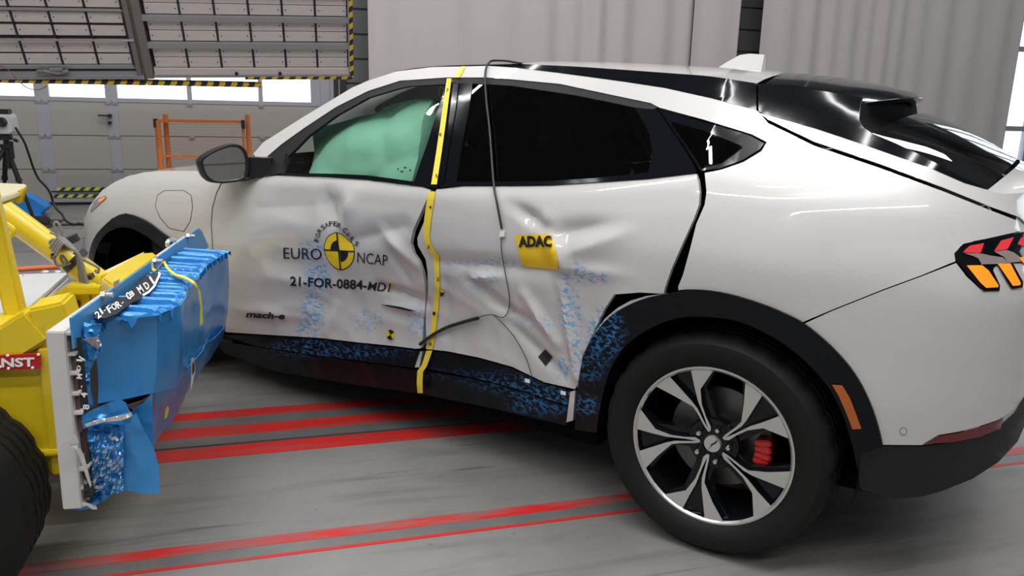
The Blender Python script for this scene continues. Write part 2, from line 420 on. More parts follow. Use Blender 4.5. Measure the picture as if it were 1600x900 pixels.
def side_panel(name, px, m, parent, res=.02, off=0.0, rim=.018, W=Wdent, step=5.0, mirror=True, extra=None, both=None, smooth_out=None):
    """one body panel: its outline as seen, filled and laid on the side of the car; a twin goes on the far side"""
    O = resample(px, step); P = cast(O, off, W)
    keep = [0]
    for i in range(1, len(P)):
        if np.hypot(P[i, 0] - P[keep[-1], 0], P[i, 2] - P[keep[-1], 2]) > .0025: keep.append(i)
    if np.hypot(P[keep[-1], 0] - P[keep[0], 0], P[keep[-1], 2] - P[keep[0], 2]) < .0025: keep.pop()
    P = P[keep]
    xz, tri = mesh2d(P[:, [0, 2]], res)
    def make(nm, sgn, Wf, par):
        y = -(Wf(xz[:, 0], xz[:, 1]) - off)
        if extra is not None: y = y + extra(xz[:, 0], xz[:, 1])
        V = np.stack([xz[:, 0], y * 1.0, xz[:, 1]], 1)
        ed = {}; fs = []
        for f in tri:
            a, b, c = (V[i] for i in f)
            if np.cross(b - a, c - a)[1] > 0: f = (f[0], f[2], f[1])
            fs.append(f)
            for k in range(3): ed[(f[k], f[(k + 1) % 3])] = 1
        V2 = list(map(tuple, V)); idx = {}
        if rim:
            for (a, b) in list(ed):
                if (b, a) not in ed:
                    for i in (a, b):
                        if i not in idx: idx[i] = len(V2); V2.append((V[i, 0], V[i, 1] + rim, V[i, 2] - .15 * rim))
                    fs.append((b, a, idx[a], idx[b]))
        V2 = np.array(V2); V2c = V2.copy()
        if sgn < 0: V2c[:, 1] *= -1; fs = [tuple(reversed(f)) for f in fs]
        at = {'scuff': scuff_at(V2) if sgn > 0 else np.zeros(len(V2))}
        return obj(nm, V2c, fs, m, par, True, 38, at)
    o = make(name, 1, W, parent)
    if mirror:
        make(name, -1, Wbase, both if both is not None else parent)
    return o
def decal(name, polys, m, parent, off=-.0025, W=Wdent):
    """flat print: polygons given as seen, laid on the panel"""
    mb = MB()
    for p in polys:
        O = resample(p, 4.0); P = cast(O, off, W)
        xz, tri = mesh2d(P[:, [0, 2]], .0125)
        y = -(W(xz[:, 0], xz[:, 1]) - off)
        V = np.stack([xz[:, 0], y, xz[:, 1]], 1)
        fs = []
        for f in tri:
            a, b, c = (V[i] for i in f); fs.append(f if np.cross(b - a, c - a)[1] < 0 else (f[0], f[2], f[1]))
        mb.add(V, fs)
    return obj(name, mb.v, mb.f, m, parent, True)
def text_mesh(s, bold=0.0, spacing=1.0):
    cu = bpy.data.curves.new('lettering', 'FONT'); cu.body = s; cu.offset = bold; cu.space_character = spacing; cu.resolution_u = 3
    o = bpy.data.objects.new('lettering', cu); link(o); bpy.context.view_layer.update()
    dg = bpy.context.evaluated_depsgraph_get(); me = o.evaluated_get(dg).to_mesh()
    v = np.array([tuple(p.co) for p in me.vertices]); f = [tuple(p.vertices) for p in me.polygons]
    o.evaluated_get(dg).to_mesh_clear(); bpy.data.objects.remove(o); bpy.data.curves.remove(cu)
    v[:, 0] -= v[:, 0].min(); return v, f
def text_on(s, p0, p1, up, bold=0.0, slant=0.0):
    """lettering stretched from p0 to p1 along its base line (2D), cap height = vector up"""
    v, f = text_mesh(s, bold); w = v[:, 0].max(); p0 = np.array(p0, float); p1 = np.array(p1, float); up = np.array(up, float)
    k = v[:, 1:2] / .69; d = (p1 - p0)
    q = p0 + d * (v[:, 0:1] / w) + up * k + d / np.linalg.norm(d) * np.linalg.norm(up) * slant * k
    return q, f
def decal_text(name, items, m, parent, off=-.0032, W=Wdent):
    mb = MB()
    for q, f in items:
        P = cast(q, off, W); V = []
        n = np.array([0, -1, 0])
        fs = []
        for t in f:
            c = np.cross(P[t[1]] - P[t[0]], P[t[2]] - P[t[1]]); fs.append(t if c[1] < 0 else tuple(reversed(t)))
        mb.add(P, fs)
    return obj(name, mb.v, mb.f, m, parent)

# ================================================================ THE HALL
def S(o): o['kind'] = 'structure'; return o
YB = 7.96                                                  # inner face of the back wall
mf = mat('painted_concrete', (.33, .32, .305), .42); nt = mf.node_tree; b = nt.nodes['Principled BSDF']
tc = nt.nodes.new('ShaderNodeTexCoord')
def fnoise(sc, detail=5, scale=1.0, rz=0.0, dist=0.0):
    mp = N(nt, 'ShaderNodeMapping'); mp.inputs['Scale'].default_value = sc; mp.inputs['Rotation'].default_value = (0, 0, rz)
    nt.links.new(tc.outputs['Object'], mp.inputs[0]); n = N(nt, 'ShaderNodeTexNoise', Scale=scale, Detail=detail, Distortion=dist); nt.links.new(mp.outputs[0], n.inputs['Vector']); return n.outputs['Fac']
base = mixc(nt, ramp(nt, fnoise((1.3, 1.3, 1), 7), .35, .68), (.165, .158, .150), (.225, .217, .208))
base = mixc(nt, mth(nt, 'MULTIPLY', ramp(nt, fnoise((1.5, 11, 1), 5, 1.0, -.10, .6), .53, .72), .55), base, (.105, .094, .08))
base = mixc(nt, mth(nt, 'MULTIPLY', ramp(nt, fnoise((.9, 24, 1), 4, 1.0, -.15, .9), .62, .72), .6), base, (.055, .052, .048))
base = mixc(nt, mth(nt, 'MULTIPLY', ramp(nt, fnoise((26, 26, 1), 2), .70, .76), .6), base, (.10, .095, .085))
nt.links.new(base, b.inputs['Base Color']); nt.links.new(ramp(nt, fnoise((3, 3, 1), 5), .3, .7), b.inputs['Roughness'])
mr = b.inputs['Roughness'].links[0].from_node; mr.inputs['To Min'].default_value = .30; mr.inputs['To Max'].default_value = .55
floor = S(MB().box((-8, -9.05, -.2), (13, 8.1, 0)).build('floor', mf))
# painted stripes and the steel guide rails between them
ms = mat('red_floor_paint', (.52, .022, .018), .45); nt = ms.node_tree; b = nt.nodes['Principled BSDF']; tc = nt.nodes.new('ShaderNodeTexCoord')
worn = mixc(nt, mth(nt, 'MULTIPLY', ramp(nt, fnoise((4, 22, 1), 6), .50, .70), .75), (.50, .020, .018), (.20, .075, .065)); nt.links.new(worn, b.inputs['Base Color'])
mrail = mat('worn_guide_rail', (.20, .195, .19), .42, .45, var=.25, vscale=9)
mslot = mat('rail_slot', (.03, .03, .03), .7)
def strip(name, y0, y1, z, m, x0=-7.9, x1=12.8, z0=-.01): return MB().box((x0, y0, z0), (x1, y1, z)).build(name, m, floor)
mw = ms.copy(); mw.name = 'worn_red_paint'
for n_ in mw.node_tree.nodes:
    if n_.type == 'MAP_RANGE': n_.inputs['From Min'].default_value, n_.inputs['From Max'].default_value = .40, .62
    if n_.type == 'MIX' and n_.inputs['B'].is_linked is False: n_.inputs['B'].default_value = (.15, .13, .12, 1)
strip('red_stripe', -.258, -.203, .0016, mw); strip('guide_rail', -.316, -.258, .0008, mrail); strip('red_stripe', -.332, -.316, .0016, ms)
strip('red_stripe', .433, .543, .0016, ms); strip('rail_slot', .543, .560, .0008, mslot); strip('guide_rail', .560, .640, .0025, mrail); strip('red_stripe', .640, .750, .0016, ms)
strip('guide_rail', .750, .835, .0020, mrail); strip('red_stripe', .835, .925, .0016, ms)
strip('floor_joint', -1.045, -1.040, .0006, mslot)
S(MB().box((-8, -9.05, HALL_Z), (13, 8.1, HALL_Z + .15)).build('ceiling', M_ceil))
S(MB().box((-8.15, -9.05, 0), (-8, 8.1, HALL_Z)).build('wall_left', M_wall))
S(MB().box((13, -9.05, 0), (13.15, 8.1, HALL_Z)).build('wall_right', M_wall))
wf = S(MB().box((-8, -9.2, 0), (13, -9.05, HALL_Z)).build('wall_front', M_hallwall))
for z in (.6, 1.2, 1.8, 2.4): MB().box((-8, -9.05, z), (10, -9.045, z + .02)).build('panel_joint', M_strip, wf)
DX0, DX1 = -6.3, -1.42                                     # sectional door
wb = S(MB().box((-8, YB, 0), (DX0, YB + .12, HALL_Z)).box((DX0, YB, 4.1), (13, YB + .12, HALL_Z)).box((DX1 + .28, YB + .03, 0), (9.0, YB + .12, 4.1)).build('wall_back', M_clad))
for k in range(14):
    MB().box((DX1 + .28, YB, .012 + k * .30), (9.0, YB + .03, .288 + k * .30)).build('cladding_panel', M_clad, wb, bevel=.006)
# right-hand glazed bay
wm_ = MB()
for x in (9.0, 9.9, 10.8, 11.7, 12.6): wm_.box((x, YB, 0), (x + .1, YB + .1, 4.1))
wm_.box((12.7, YB, 0), (13, YB + .1, 4.1))
for a, c in ((0, .5), (1.05, 1.13), (2.3, 2.38), (3.9, 4.1)): wm_.box((9.1, YB + .002, a), (12.6, YB + .098, c))
w1 = S(wm_.build('window_1', M_strip))
for x in (9.1, 10.0, 10.9, 11.8):
    for a, c in ((.5, 1.05), (1.13, 2.3), (2.38, 3.9)): MB().box((x, YB + .04, a), (x + .8, YB + .046, c)).build('pane', M_gwin, w1)
d2 = S(MB().box((2.4, -9.05, 0), (2.5, -8.98, 4)).box((7.6, -9.05, 0), (7.7, -8.98, 4)).box((2.4, -9.05, 4), (7.7, -8.98, 4.1)).build('door_2', M_strip))
for k in range(8): MB().box((2.5, -9.05, .01 + k * .5), (7.6, -9.0, .49 + k * .5)).build('door_panel', M_door, d2)
# the sectional door: panels, glazing, hinges, wicket
zz = at_y([(60, 264.5), (60, 211), (60, 157), (60, 150.5)], YB)[:, 2]
xm = at_y([(63.5, 135), (172.5, 135), (295, 135), (406.5, 135)], YB)[:, 0]
rows = [(.055, zz[0]), (zz[0], zz[1]), (zz[1], zz[2])]
door = S(MB().box((DX0, YB + .06, 0), (DX1, YB + .07, .05)).box((DX1 - .02, YB - .02, 0), (DX1 + .10, YB + .09, 4.1)).box((DX1 + .10, YB - .06, 0), (DX1 + .14, YB + .09, 4.1)).build('door_1', M_strip))
MB().box((DX1 + .14, YB - .08, 0), (DX1 + .20, YB, 4.1)).build('guide_track', M_dark, door); MB().box((DX1 + .20, YB - .05, 0), (DX1 + .215, YB, 4.1)).build('guide_track', M_steel, door); MB().box((DX1 + .215, YB - .04, 0), (DX1 + .30, YB, 4.1)).build('guide_track', M_dark, door)
MB().box((DX0, YB + .05, .03), (DX1 - .02, YB + .056, zz[2] + .02)).box((DX0, YB + .05, zz[3] + .46), (DX1 - .02, YB + .056, 4.1)).build('gap_blackout', M_soft, door)  # dark board added to block sky light through the panel gaps
cols = [(DX0, xm[0] - .07), (xm[0] + .07, xm[1] - .06), (xm[1] + .06, DX1 - .02)]
zt = zz[3] + .46
for (a, c) in rows + [(zt + .06, zt + .55), (zt + .55, zt + 1.05), (zt + 1.05, zt + 1.6)]:
    for (p, q) in cols: MB().box((p, YB, a + .004), (q, YB + .05, c - .004)).build('door_panel', M_door, door)
    for x, w in ((xm[0], .07), (xm[1], .06)): MB().box((x - w, YB - .004, a + .004), (x + w, YB + .05, c - .004)).build('wicket_stile', M_strip, door)
MB().box((DX0, YB - .006, zz[2]), (DX1 - .02, YB + .05, zz[3])).build('window_rail', M_strip, door); MB().box((DX0, YB - .006, zt), (DX1 - .02, YB + .05, zt + .06)).build('window_rail', M_strip, door)
mull = [(DX0, .06), (-5.35, .04), (xm[0], .075), (xm[1], .065), (xm[2], .026), (xm[3], .026), (DX1 - .08, .06)]
for x, w in mull: MB().box((x - w, YB - .004, zz[3]), (x + w, YB + .05, zt)).build('window_mullion', M_strip, door)
for (x0, w0_), (x1, w1_) in zip(mull[:-1], mull[1:]): MB().box((x0 + w0_, YB + .02, zz[3]), (x1 - w1_, YB + .028, zt)).build('pane', M_gwin, door)
for z in (zz[0], zz[1], zz[2]):
    for x, s in ((xm[0], 2), (xm[1], 2), (xm[2], 1), (xm[3], 1)):
        for k in range(s):
            xx = x + (k - (s - 1) / 2) * .075; MB().box((xx - .024, YB - .016, z - .028), (xx + .024, YB, z + .03)).box((xx - .03, YB - .024, z - .008), (xx + .03, YB - .004, z + .008)).build('hinge', M_steel, door)
h0, h1, h2 = at_y([(171, 181), (153, 180.3), (171, 192)], YB - .05)
MB().beam(h0, h1, .018, .018).tube([h0 + np.array([0, -.01, 0]), h0 + np.array([0, .05, 0])], .022, 12).build('door_handle', M_black, door, True)
MB().tube([h2 + np.array([0, -.0, 0]), h2 + np.array([0, .05, 0])], .02, 12).build('door_lock', M_black, door, True)
MB().box((DX0, YB - .03, 0), (DX1, YB + .02, .036)).build('bottom_seal', M_black, door)
MB().box((DX0, YB - .035, .036), (DX1, YB + .02, .085)).build('bottom_rail', M_strip, door)
hz = hazard('green_warning_tape', (.55, .60, .10), .105, -1.0, .55)
for a in ((88, 293, 298), (83, 304, 309)):
    q = at_y([(a[0], a[1]), (a[0], a[2])], YB - .04); MB().box((q[0][0], YB - .042, q[1][2]), (q[0][0] + .95, YB - .036, q[0][2])).build('warning_tape', hz, door)
q = at_y([(80, 299)], YB - .04)[0]; MB().box((q[0], YB - .041, q[2] - .010), (q[0] + 1.2, YB - .036, q[2] + .004)).build('door_gap', M_black, door)
# ---- curtains on a ceiling track
mc = mat('curtain_cloth', (.455, .425, .415), .9, var=.03, vscale=3)
def curtain(x0, x1, y, seed, label, z1=4.3, amp=.055):
    xs = np.arange(x0, x1, .018); zs = np.linspace(.02, z1, 9)
    ph = np.cumsum(.018 * (18 + 16 * vnoise(xs * 1.1, xs * 0, seed))); env = .45 + 1.1 * np.abs(vnoise(xs * .8, xs * 0 + 5, seed + 1))
    V = []
    for z in zs:
        k = .55 + .45 * z / z1
        d = amp * env * (np.sin(ph + .25 * np.sin(z + seed)) * k + .5 * np.sin(ph * .43 + 1 + .15 * z)) + .03 * vnoise(xs * 2, xs * 0 + z * .4, seed + 3)
        V += [(a, y + e, z) for a, e in zip(xs, d)]
    n = len(xs); Fs = [(j * n + i, j * n + i + 1, (j + 1) * n + i + 1, (j + 1) * n + i) for j in range(len(zs) - 1) for i in range(n - 1)]
    o = obj('curtain', V, Fs, mc, None, True); tag(o, label, 'curtain')
    s = o.modifiers.new('thickness', 'SOLIDIFY'); s.thickness = .004
    return o
e = at_y([(576, 60), (1077, 60), (1150, 40), (1193, 20), (1590, 100)], 7.3)[:, 0]
curtain(e[0], e[1] + .05, 7.32, 3, 'widest pale grey curtain, hanging behind the car roof')
curtain(e[1], e[2], 7.20, 11, 'narrow pale grey curtain left of the dark wall gap', amp=.03)
curtain(e[3], e[4], 7.30, 23, 'pale grey curtain right of the dark wall gap, behind the spoiler', amp=.034)
tr = S(MB().box((-1.6, 7.22, 4.3), (9.7, 7.42, 4.4)).build('trim_1', M_steel))
for x in (-1.2, 2.0, 5.5, 9.2): MB().tube([(x, 7.32, 4.4), (x, 7.32, HALL_Z)], .02, 8).build('track_hanger', M_steel, tr)
# ---- lamp banks hung in front of the door
TH = math.radians(2.26); ex0 = Vector((1, 0, 0)); es0 = Vector((0, -.5, math.cos(math.radians(30))))
ex = ex0 * math.cos(TH) + es0 * math.sin(TH); es = es0 * math.cos(TH) - ex0 * math.sin(TH); ey = es.cross(ex)
BO = Vector((-1.3, 5.3, 1.5))
def bank(name, label, group=None):
    o = empty(name, BO); o.rotation_euler = Matrix((ex, ey, es)).transposed().to_euler(); return tag(o, label, 'lamp', group)
hzb = hazard('yellow_warning_tape', (.72, .45, .03), .105, -.7, .5); hzv = hazard('yellow_warning_edge', (.72, .45, .03), .105, -.7, .5, 1)
M_bar = mat('lamp_bank_bar', (.36, .36, .37), .45, .4); M_brown = mat('lamp_bank_post', (.20, .18, .165), .55, .2)
cellv = MB(); cw, chh = .262, .094
cellv.box((-cw / 2, 0, 0), (cw / 2, .03, chh))
for sx in (-1, 1): cellv.lathe([(0, -.004), (.009, -.003), (.009, .0)], 8, 'y', (sx * (cw / 2 - .022), 0, chh * .55), mi=1)
protos = []
def cells(root, x_edges, rows_):
    for r in rows_:
        for a, c in zip(x_edges[:-1], x_edges[1:]):
            if not protos:
                o = cellv.build('lamp_panel', [M_cell, M_soft], root, bevel=.004); protos.append(o)
            else: o = protos[0].copy(); link(o); o.parent = root
            o.location = ((a + c) / 2, random.uniform(-.002, .002), r)
def bars(root, x0, x1, lst, m, d0=-.02, d1=.0, name='cross_bar'):
    for a, c in lst: MB().box((x0, d0, a), (x1, d1, c)).build(name, m, root)
rb = bank('lamp_bank', 'right-hand bank of flat lamp panels with warning tape down its side')
xe_ = [-1.68 + .28 * k for k in range(7)]
cells(rb, xe_, [.150, .250, .400, .500, .645, .745, .890, .990, 1.14])
bars(rb, -1.70, .0, [(.345, .395), (.595, .640), (.838, .884), (1.085, 1.130)], M_bar, -.035)
bars(rb, -1.70, .0, [(.247, .2495), (.497, .4995), (.742, .7445), (.987, .9895)], M_soft, .006, .02, 'panel_joint')
MB().box((-1.72, .03, .05), (.0, .06, 1.3)).build('back_tray', M_soft, rb)
for x in xe_[1:-1]: MB().box((x - .006, -.004, .14), (x + .006, .01, 1.25)).build('divider', M_soft, rb)
MB().box((-1.69, -.02, .085), (.0, .05, .142)).build('bottom_trough', M_cell, rb); MB().box((-1.72, -.03, .060), (.0, .06, .086)).build('bottom_beam', M_bar, rb)
MB().box((-.93, -.034, .040), (.035, .05, .066)).build('warning_edge', hzb, rb); MB().box((.012, -.034, .06), (.045, .05, 1.3)).build('warning_edge', hzv, rb); MB().box((.0, -.03, .06), (.012, .05, 1.3)).build('side_frame', M_bar, rb)
MB().box((-1.765, -.03, .05), (-1.70, .06, 1.3)).build('side_frame', M_brown, rb)
for x in (-1.0, -.62): MB().tube([(x, -.04, .10), (x, .0, .10)], .014, 10).build('knob', M_black, rb, True)
lb = bank('lamp_bank', 'left-hand bank of flat lamp panels with a thin steel rod across')
xl = [-1.85 - .28 * k for k in range(5)][::-1]
cells(lb, xl, [.181, .289, .442, .556, .692, .800, .95, 1.06])
bars(lb, xl[0], -1.84, [(.666, .684), (.905, .925)], M_bar, -.02); bars(lb, xl[0], -1.84, [(.5505, .5535)], M_dark, -.006, .01)
bars(lb, xl[0], -1.84, [(.2775, .2865)], M_soft, .004, .02, 'panel_joint')
MB().tube([(xl[0], -.03, .418), (-1.80, -.03, .418)], .012, 8).build('steel_rod', M_chrome, lb, True)
MB().box((xl[0], .03, .05), (-1.80, .06, 1.3)).build('back_tray', M_soft, lb)
for x in xl[1:-1]: MB().box((x - .006, -.004, .17), (x + .006, .01, 1.25)).build('divider', M_dark, lb)
MB().box((-1.85, -.02, .16), (-1.835, .05, 1.3)).build('side_frame', M_dark, lb); MB().box((-1.835, -.03, .04), (-1.795, .06, 1.3)).build('side_frame', M_brown, lb)
MB().box((xl[0], -.02, .145), (-1.84, .05, .175)).build('bottom_beam', M_bar, lb); MB().box((xl[0], -.01, .075), (-1.80, .05, .115)).build('bottom_beam', M_bar, lb)
MB().box((xl[0] - .1, -.035, .052), (-1.78, .05, .082)).build('bottom_beam', M_bar, lb)
MB().beam((xl[0] - .1, 0, .035), (-1.775, 0, .001), .06, .026).build('warning_edge', hzb, lb)
MB().beam((-1.770, 0, .001), (-.80, 0, -.030), .06, .026).build('warning_edge', hzb, rb)
cb = MB().tube([(xl[0] + .36, -.05, .135), (xl[0] + .42, -.07, .15), (xl[0] + .52, -.07, .13), (xl[0] + .6, -.05, .14)], .018, 8).box((xl[0] + .46, -.08, .12), (xl[0] + .56, -.03, .165)); cb.build('cable_clamp', M_brown, lb)
MW = Matrix.Translation(BO) @ Matrix((ex, ey, es)).transposed().to_4x4()
ceil_ = bpy.data.objects['ceiling']
for x in (-1.5, -.2, -2.9, -2.0):
    p = MW @ Vector((x, .05, 1.305)); MB().tube([tuple(p), (p.x, p.y, HALL_Z)], .02, 8).build('hanger_rod', M_steel, ceil_)
MB().box((-1.795, .0, .0), (-1.765, .03, 1.3)).build('gap_strip', M_brown, lb)
wl = at_y(spline([(0, 103), (12, 108), (26, 123), (42, 137), (60, 140), (74, 134)], 5), 5.0)
o = MB().tube(wl, .004, 6).build('hanging_wire', mat('brown_wire', (.16, .07, .06), .6), lb); o.data.transform((Matrix.Translation(BO) @ Matrix((ex, ey, es)).transposed().to_4x4()).inverted())
# ---- orange mesh barrier
def rel(o, pts_): return [np.asarray(p) - np.array(o.location) for p in pts_]
ob = tag(empty('mesh_barrier', (-2.7, 6.5, 0)), 'orange wire mesh barrier frame with chipped lacquer by the hall door', 'barrier')
p1, p2, p3, p4 = at_y([(258, 178), (243.5, 188), (386.5, 179), (379.5, 189)], 6.5) - np.array([-2.7, 6.5, 0])
def post(p, r): MB().tube([(p[0], p[1], 0), (p[0], p[1], p[2])], r, 8).build('post', M_rust, ob, True)
post(p1, .026); post(p3, .024); post(p2 + np.array([.02, -.05, 0]), .030); post(p4 + np.array([0, -.05, 0]), .014)
zr = p2[2]; MB().beam((p2[0], -.05, zr), (p4[0] + .01, -.05, zr), .03, .032).build('rail', M_rust, ob)
z2 = at_y([(280, 243.5)], 6.5)[0][2]; MB().beam((p2[0], -.05, z2), (p3[0], -.05, z2), .024, .024).build('rail', M_rust, ob); MB().beam((p2[0], -.05, .12), (p3[0], -.05, .12), .024, .024).build('rail', M_rust, ob)
for c in (p2, p4): MB().box((c[0] - .016, -.075, zr - .07), (c[0] + .022, -.03, zr + .02)).build('corner_clamp', M_dark, ob)
for y_ in (p1, p3): MB().box((y_[0] - .04, -.35, 0), (y_[0] + .04, .3, .03)).build('foot', M_rust, ob)
mb = MB()
for x in np.arange(p1[0] + .05, p4[0], .030): mb.beam((x, -.05, .13), (x, -.05, zr - .01), .0032, .0032)
for z in np.arange(.16, zr, .030): mb.beam((p1[0], -.05, z), (p4[0], -.05, z), .0032, .0032)
tag(mb.build('wire_mesh', M_mesh, ob), kind='stuff')
# ---- video camera on a tripod
YT = 6.45
tp = tag(empty('camera_tripod', (-4.72, YT, 0)), 'black tripod on a wheeled dolly at the left edge, carrying a white camera', 'tripod')
def lt(px, y=YT): return at_y(px, y) - np.array([-4.72, YT, 0])
a, b2 = lt([(9, 228), (54, 345)]); top = lt([(9, 214)])[0]
for (dx, dy) in ((.32, .05), (-.25, -.22), (-.05, .35)):
    if dx > .3: e2 = b2
    else: e2 = np.array([dx, dy, .05])
    m_ = a + (e2 - a) * .45
    MB().tube([a + (e2 - a) * .03, m_], .024, 10).tube([m_, e2], .017, 10).tube([m_ - (e2 - a) * .02, m_ + (e2 - a) * .02], .030, 10).build('tripod_leg', M_black, tp, True)
MB().tube([a + np.array([0, 0, -.22]), top], .026, 12).lathe([(.0, -.02), (.05, -.02), (.05, .02), (.0, .02)], 16, 'z', tuple(a)).build('center_column', M_black, tp, True, 40)
c1 = lt([(17, 240)])[0]; MB().tube([c1 + np.array([0, 0, .12]), c1 + np.array([0, 0, -.05])], .03, 10).build('counterweight', M_black, tp, True)
MB().box(tuple(top + np.array([-.05, -.05, -.03])), tuple(top + np.array([.05, .05, .03]))).build('tilt_head', M_dark, tp, bevel=.008)
h = lt([(14, 214), (28, 221)]); MB().tube([h[0], h[1]], [.006, .006], 8).tube([h[0] + (h[1] - h[0]) * .55, h[1]], .016, 8).build('pan_handle', M_black, tp, True)
MB().beam((-.35, -.1, .07), (.45, .0, .07), .05, .04).beam((-.05, -.4, .06), (.0, .4, .06), .05, .04).build('dolly_bar', M_dark, tp)
for (x, y) in ((.43, -.02), (-.32, -.1), (-.04, -.36), (.0, .36)): MB().lathe([(0, -.014), (.042, -.014), (.05, 0), (.042, .014), (0, .014)], 20, 'y', (x, y, .05)).build('caster', M_soft, tp, True, 40)
vc = tag(empty('video_camera', tuple(top + np.array([-4.72, YT, .03]))), 'white box camera with a dark lens on the tripod', 'camera')
o3 = np.array(vc.location); 
q = at_y([(-8, 178), (24, 206)], YT) - o3
MB().box((q[0][0], -.12, .005), (q[1][0] - .015, .14, q[0][2])).build('body', M_camw, vc, bevel=.008)
MB().box((q[1][0] - .03, -.10, .02), (q[1][0], .12, q[0][2] - .02)).build('side_cover', M_camw, vc, bevel=.006)
ln = at_y([(2, 191)], YT - .14)[0] - o3
MB().lathe([(.0, -.02), (.030, -.02), (.036, -.025), (.045, .0), (.048, .05), (.0, .05)], 24, 'y', (ln[0], -.16, ln[2])).build('lens', M_black, vc, True, 40)
MB().box((q[0][0] + .05, -.09, q[0][2]), (q[0][0] + .14, .04, q[0][2] + .05)).build('viewfinder', M_black, vc, bevel=.006)
cpx = [(24, 199), (30, 209), (38, 222), (46, 244), (52, 262), (60, 279), (72, 292), (79, 303), (83, 316), (89, 327), (97, 335), (103, 345), (116, 351), (122, 349)]
ys = np.interp([p[1] for p in cpx], [199, 320, 351], [6.4, 6.6, 6.40]); cp = [at_y([p], y)[0] for p, y in zip(cpx, ys)]
cp = [p if p[2] > .012 else at_z([px], .012)[0] for p, px in zip(cp, cpx)]
cp += [tuple(at_z([(130, 350)], .012)[0]), tuple(at_z([(138, 351)], .012)[0])]
tag(MB().tube(spline(cp, 5), .0115, 8).build('camera_cable', M_bcable, None, True), 'black coiled cable hanging from the white camera to the floor', 'cable')
tag(MB().tube(spline(at_z([(60, 346), (72, 350.5), (95, 351), (118, 350), (136, 351.5)], .012), 4), .011, 8).build('floor_cable', M_bcable, None, True), 'black cable lying straight on the floor beside the tripod dolly', 'cable')
pl_ = at_z([(55, 347), (62, 342.5), (100, 343), (88, 351), (70, 357)], .010); tag(MB().prism(pl_, (0, 0, -.010)).build('floor_plate', M_soft), 'dark flat plate on the floor under the tripod dolly', 'plate')
# blue cover
bz0 = at_z([(20, 343), (64, 341), (72, 332), (30, 331)], .0); 
V = [tuple(p) for p in bz0] + [tuple(p + np.array([0, 0, .05])) for p in bz0[:2]] + [(bz0[2][0], bz0[2][1], .055), (bz0[3][0], bz0[3][1], .06)]
bcov = tag(empty('ramp_cover', tuple(bz0.mean(0))), 'blue plastic ramp cover on the floor by the hall door', 'cover'); oc = bz0.mean(0)
MB().add([np.array(v) - oc for v in V], [(0, 3, 2, 1), (0, 1, 5, 4), (1, 2, 6, 5), (2, 3, 7, 6), (3, 0, 4, 7), (4, 5, 6, 7)]).build('base', M_bluecov, bcov, bevel=.008)
rp = at_y([(22, 335), (66, 333), (72, 325), (52, 312), (40, 306), (20, 306)], 6.95) - oc
MB().prism(rp, (.0, .25, .0)).build('ridge', M_bluecov, bcov, bevel=.008)
hp = at_z([(-10, 425), (18, 421.5), (60, 418.5), (118, 414.5), (160, 411)], .016)
tag(MB().tube(spline(hp, 4), .018, 10).build('hose', M_hose, None, True), 'orange hose lying on the floor behind the trolley deck', 'hose')

# ================================================================ THE CAR
car = empty('car', (0, 0, 0), -ANG)
tag(car, 'white five-door electric car with crushed doors and a black rear spoiler', 'car')
def P_s(l): return [tuple(q) for q in spline(l, 4)]
def P(px, step=5.0, **k): return resample(px, step, **k)

ARCH = spline([(898, 672), (900, 640), (901.5, 628), (906, 582.5), (914, 550), (932, 517.5), (955, 493), (981, 477), (1010, 465.5), (1039, 459.5), (1060, 455), (1080, 453.6), (1107.5, 455), (1140, 460.6), (1172.5, 469.7),
    (1205, 481), (1237.5, 495.4), (1255, 505), (1276.5, 521.4), (1302.5, 545), (1328.5, 574.4), (1348, 605), (1364, 641), (1374, 673.5), (1379, 696)], 3)
def arch(x0, x1, dy=0.0): return [(float(a), float(b) + dy) for a, b in ARCH if x0 <= a <= x1]
front_door = side_panel('front_door', [(347, 287), (339, 303), (333, 325), (331, 350), (334, 400), (340, 450), (347, 500), (353, 519), (400, 522), (450, 525), (500, 528),
    (560, 535), (610, 540), (650, 545), (658, 544), (660, 537), (662, 500), (665, 470), (663, 440), (660, 425), (654, 408), (645, 395), (641, 380), (645, 360), (653, 342), (663, 320),
    (673, 297), (660, 292.5), (650, 291), (625, 289), (575, 282), (525, 279), (450, 274), (415, 275), (400, 278), (380, 283)], M_white, car, .0125)
front_door['label'] = 'dented front door with crash programme lettering and a yellow roundel'
rear_door = side_panel('rear_door', [(682, 296), (725, 291), (800, 291), (862, 290), (925, 286), (1012, 280), (1087, 271), (1091, 283), (1093, 300), (1092, 320), (1084, 342),
    (1069, 375), (1049, 420), (1039, 450), (1037, 459), (1000, 457), (960, 460), (945, 482), (925, 525), (910, 557), (903, 600), (898, 608), (850, 597), (800, 573), (750, 559), (700, 549),
    (665, 545), (666, 538), (665, 492), (669, 455), (668, 425), (665, 405), (653, 384), (652, 372), (661, 350), (672, 325)], M_white, car, .0125)
rear_door['label'] = 'crumpled rear door with a yellow square sticker'
side_panel('quarter_panel', [(1101, 270), (1104, 300), (1101, 320), (1088, 350), (1078, 390), (1067, 430), (1060, 447), *arch(1058, 1253, -1.5), (1255, 503),
    (1300, 484), (1380, 452), (1440, 430), (1493, 408), (1491, 396), (1505, 381), (1550, 371), (1594, 361), (1590, 345), (1550, 329.5), (1475, 299.5), (1375, 262.5), (1272, 227.5), (1200, 192.5),
    (1187, 177), (1198, 222), (1190, 236), (1162, 253), (1125, 266)], M_white, car, .03)
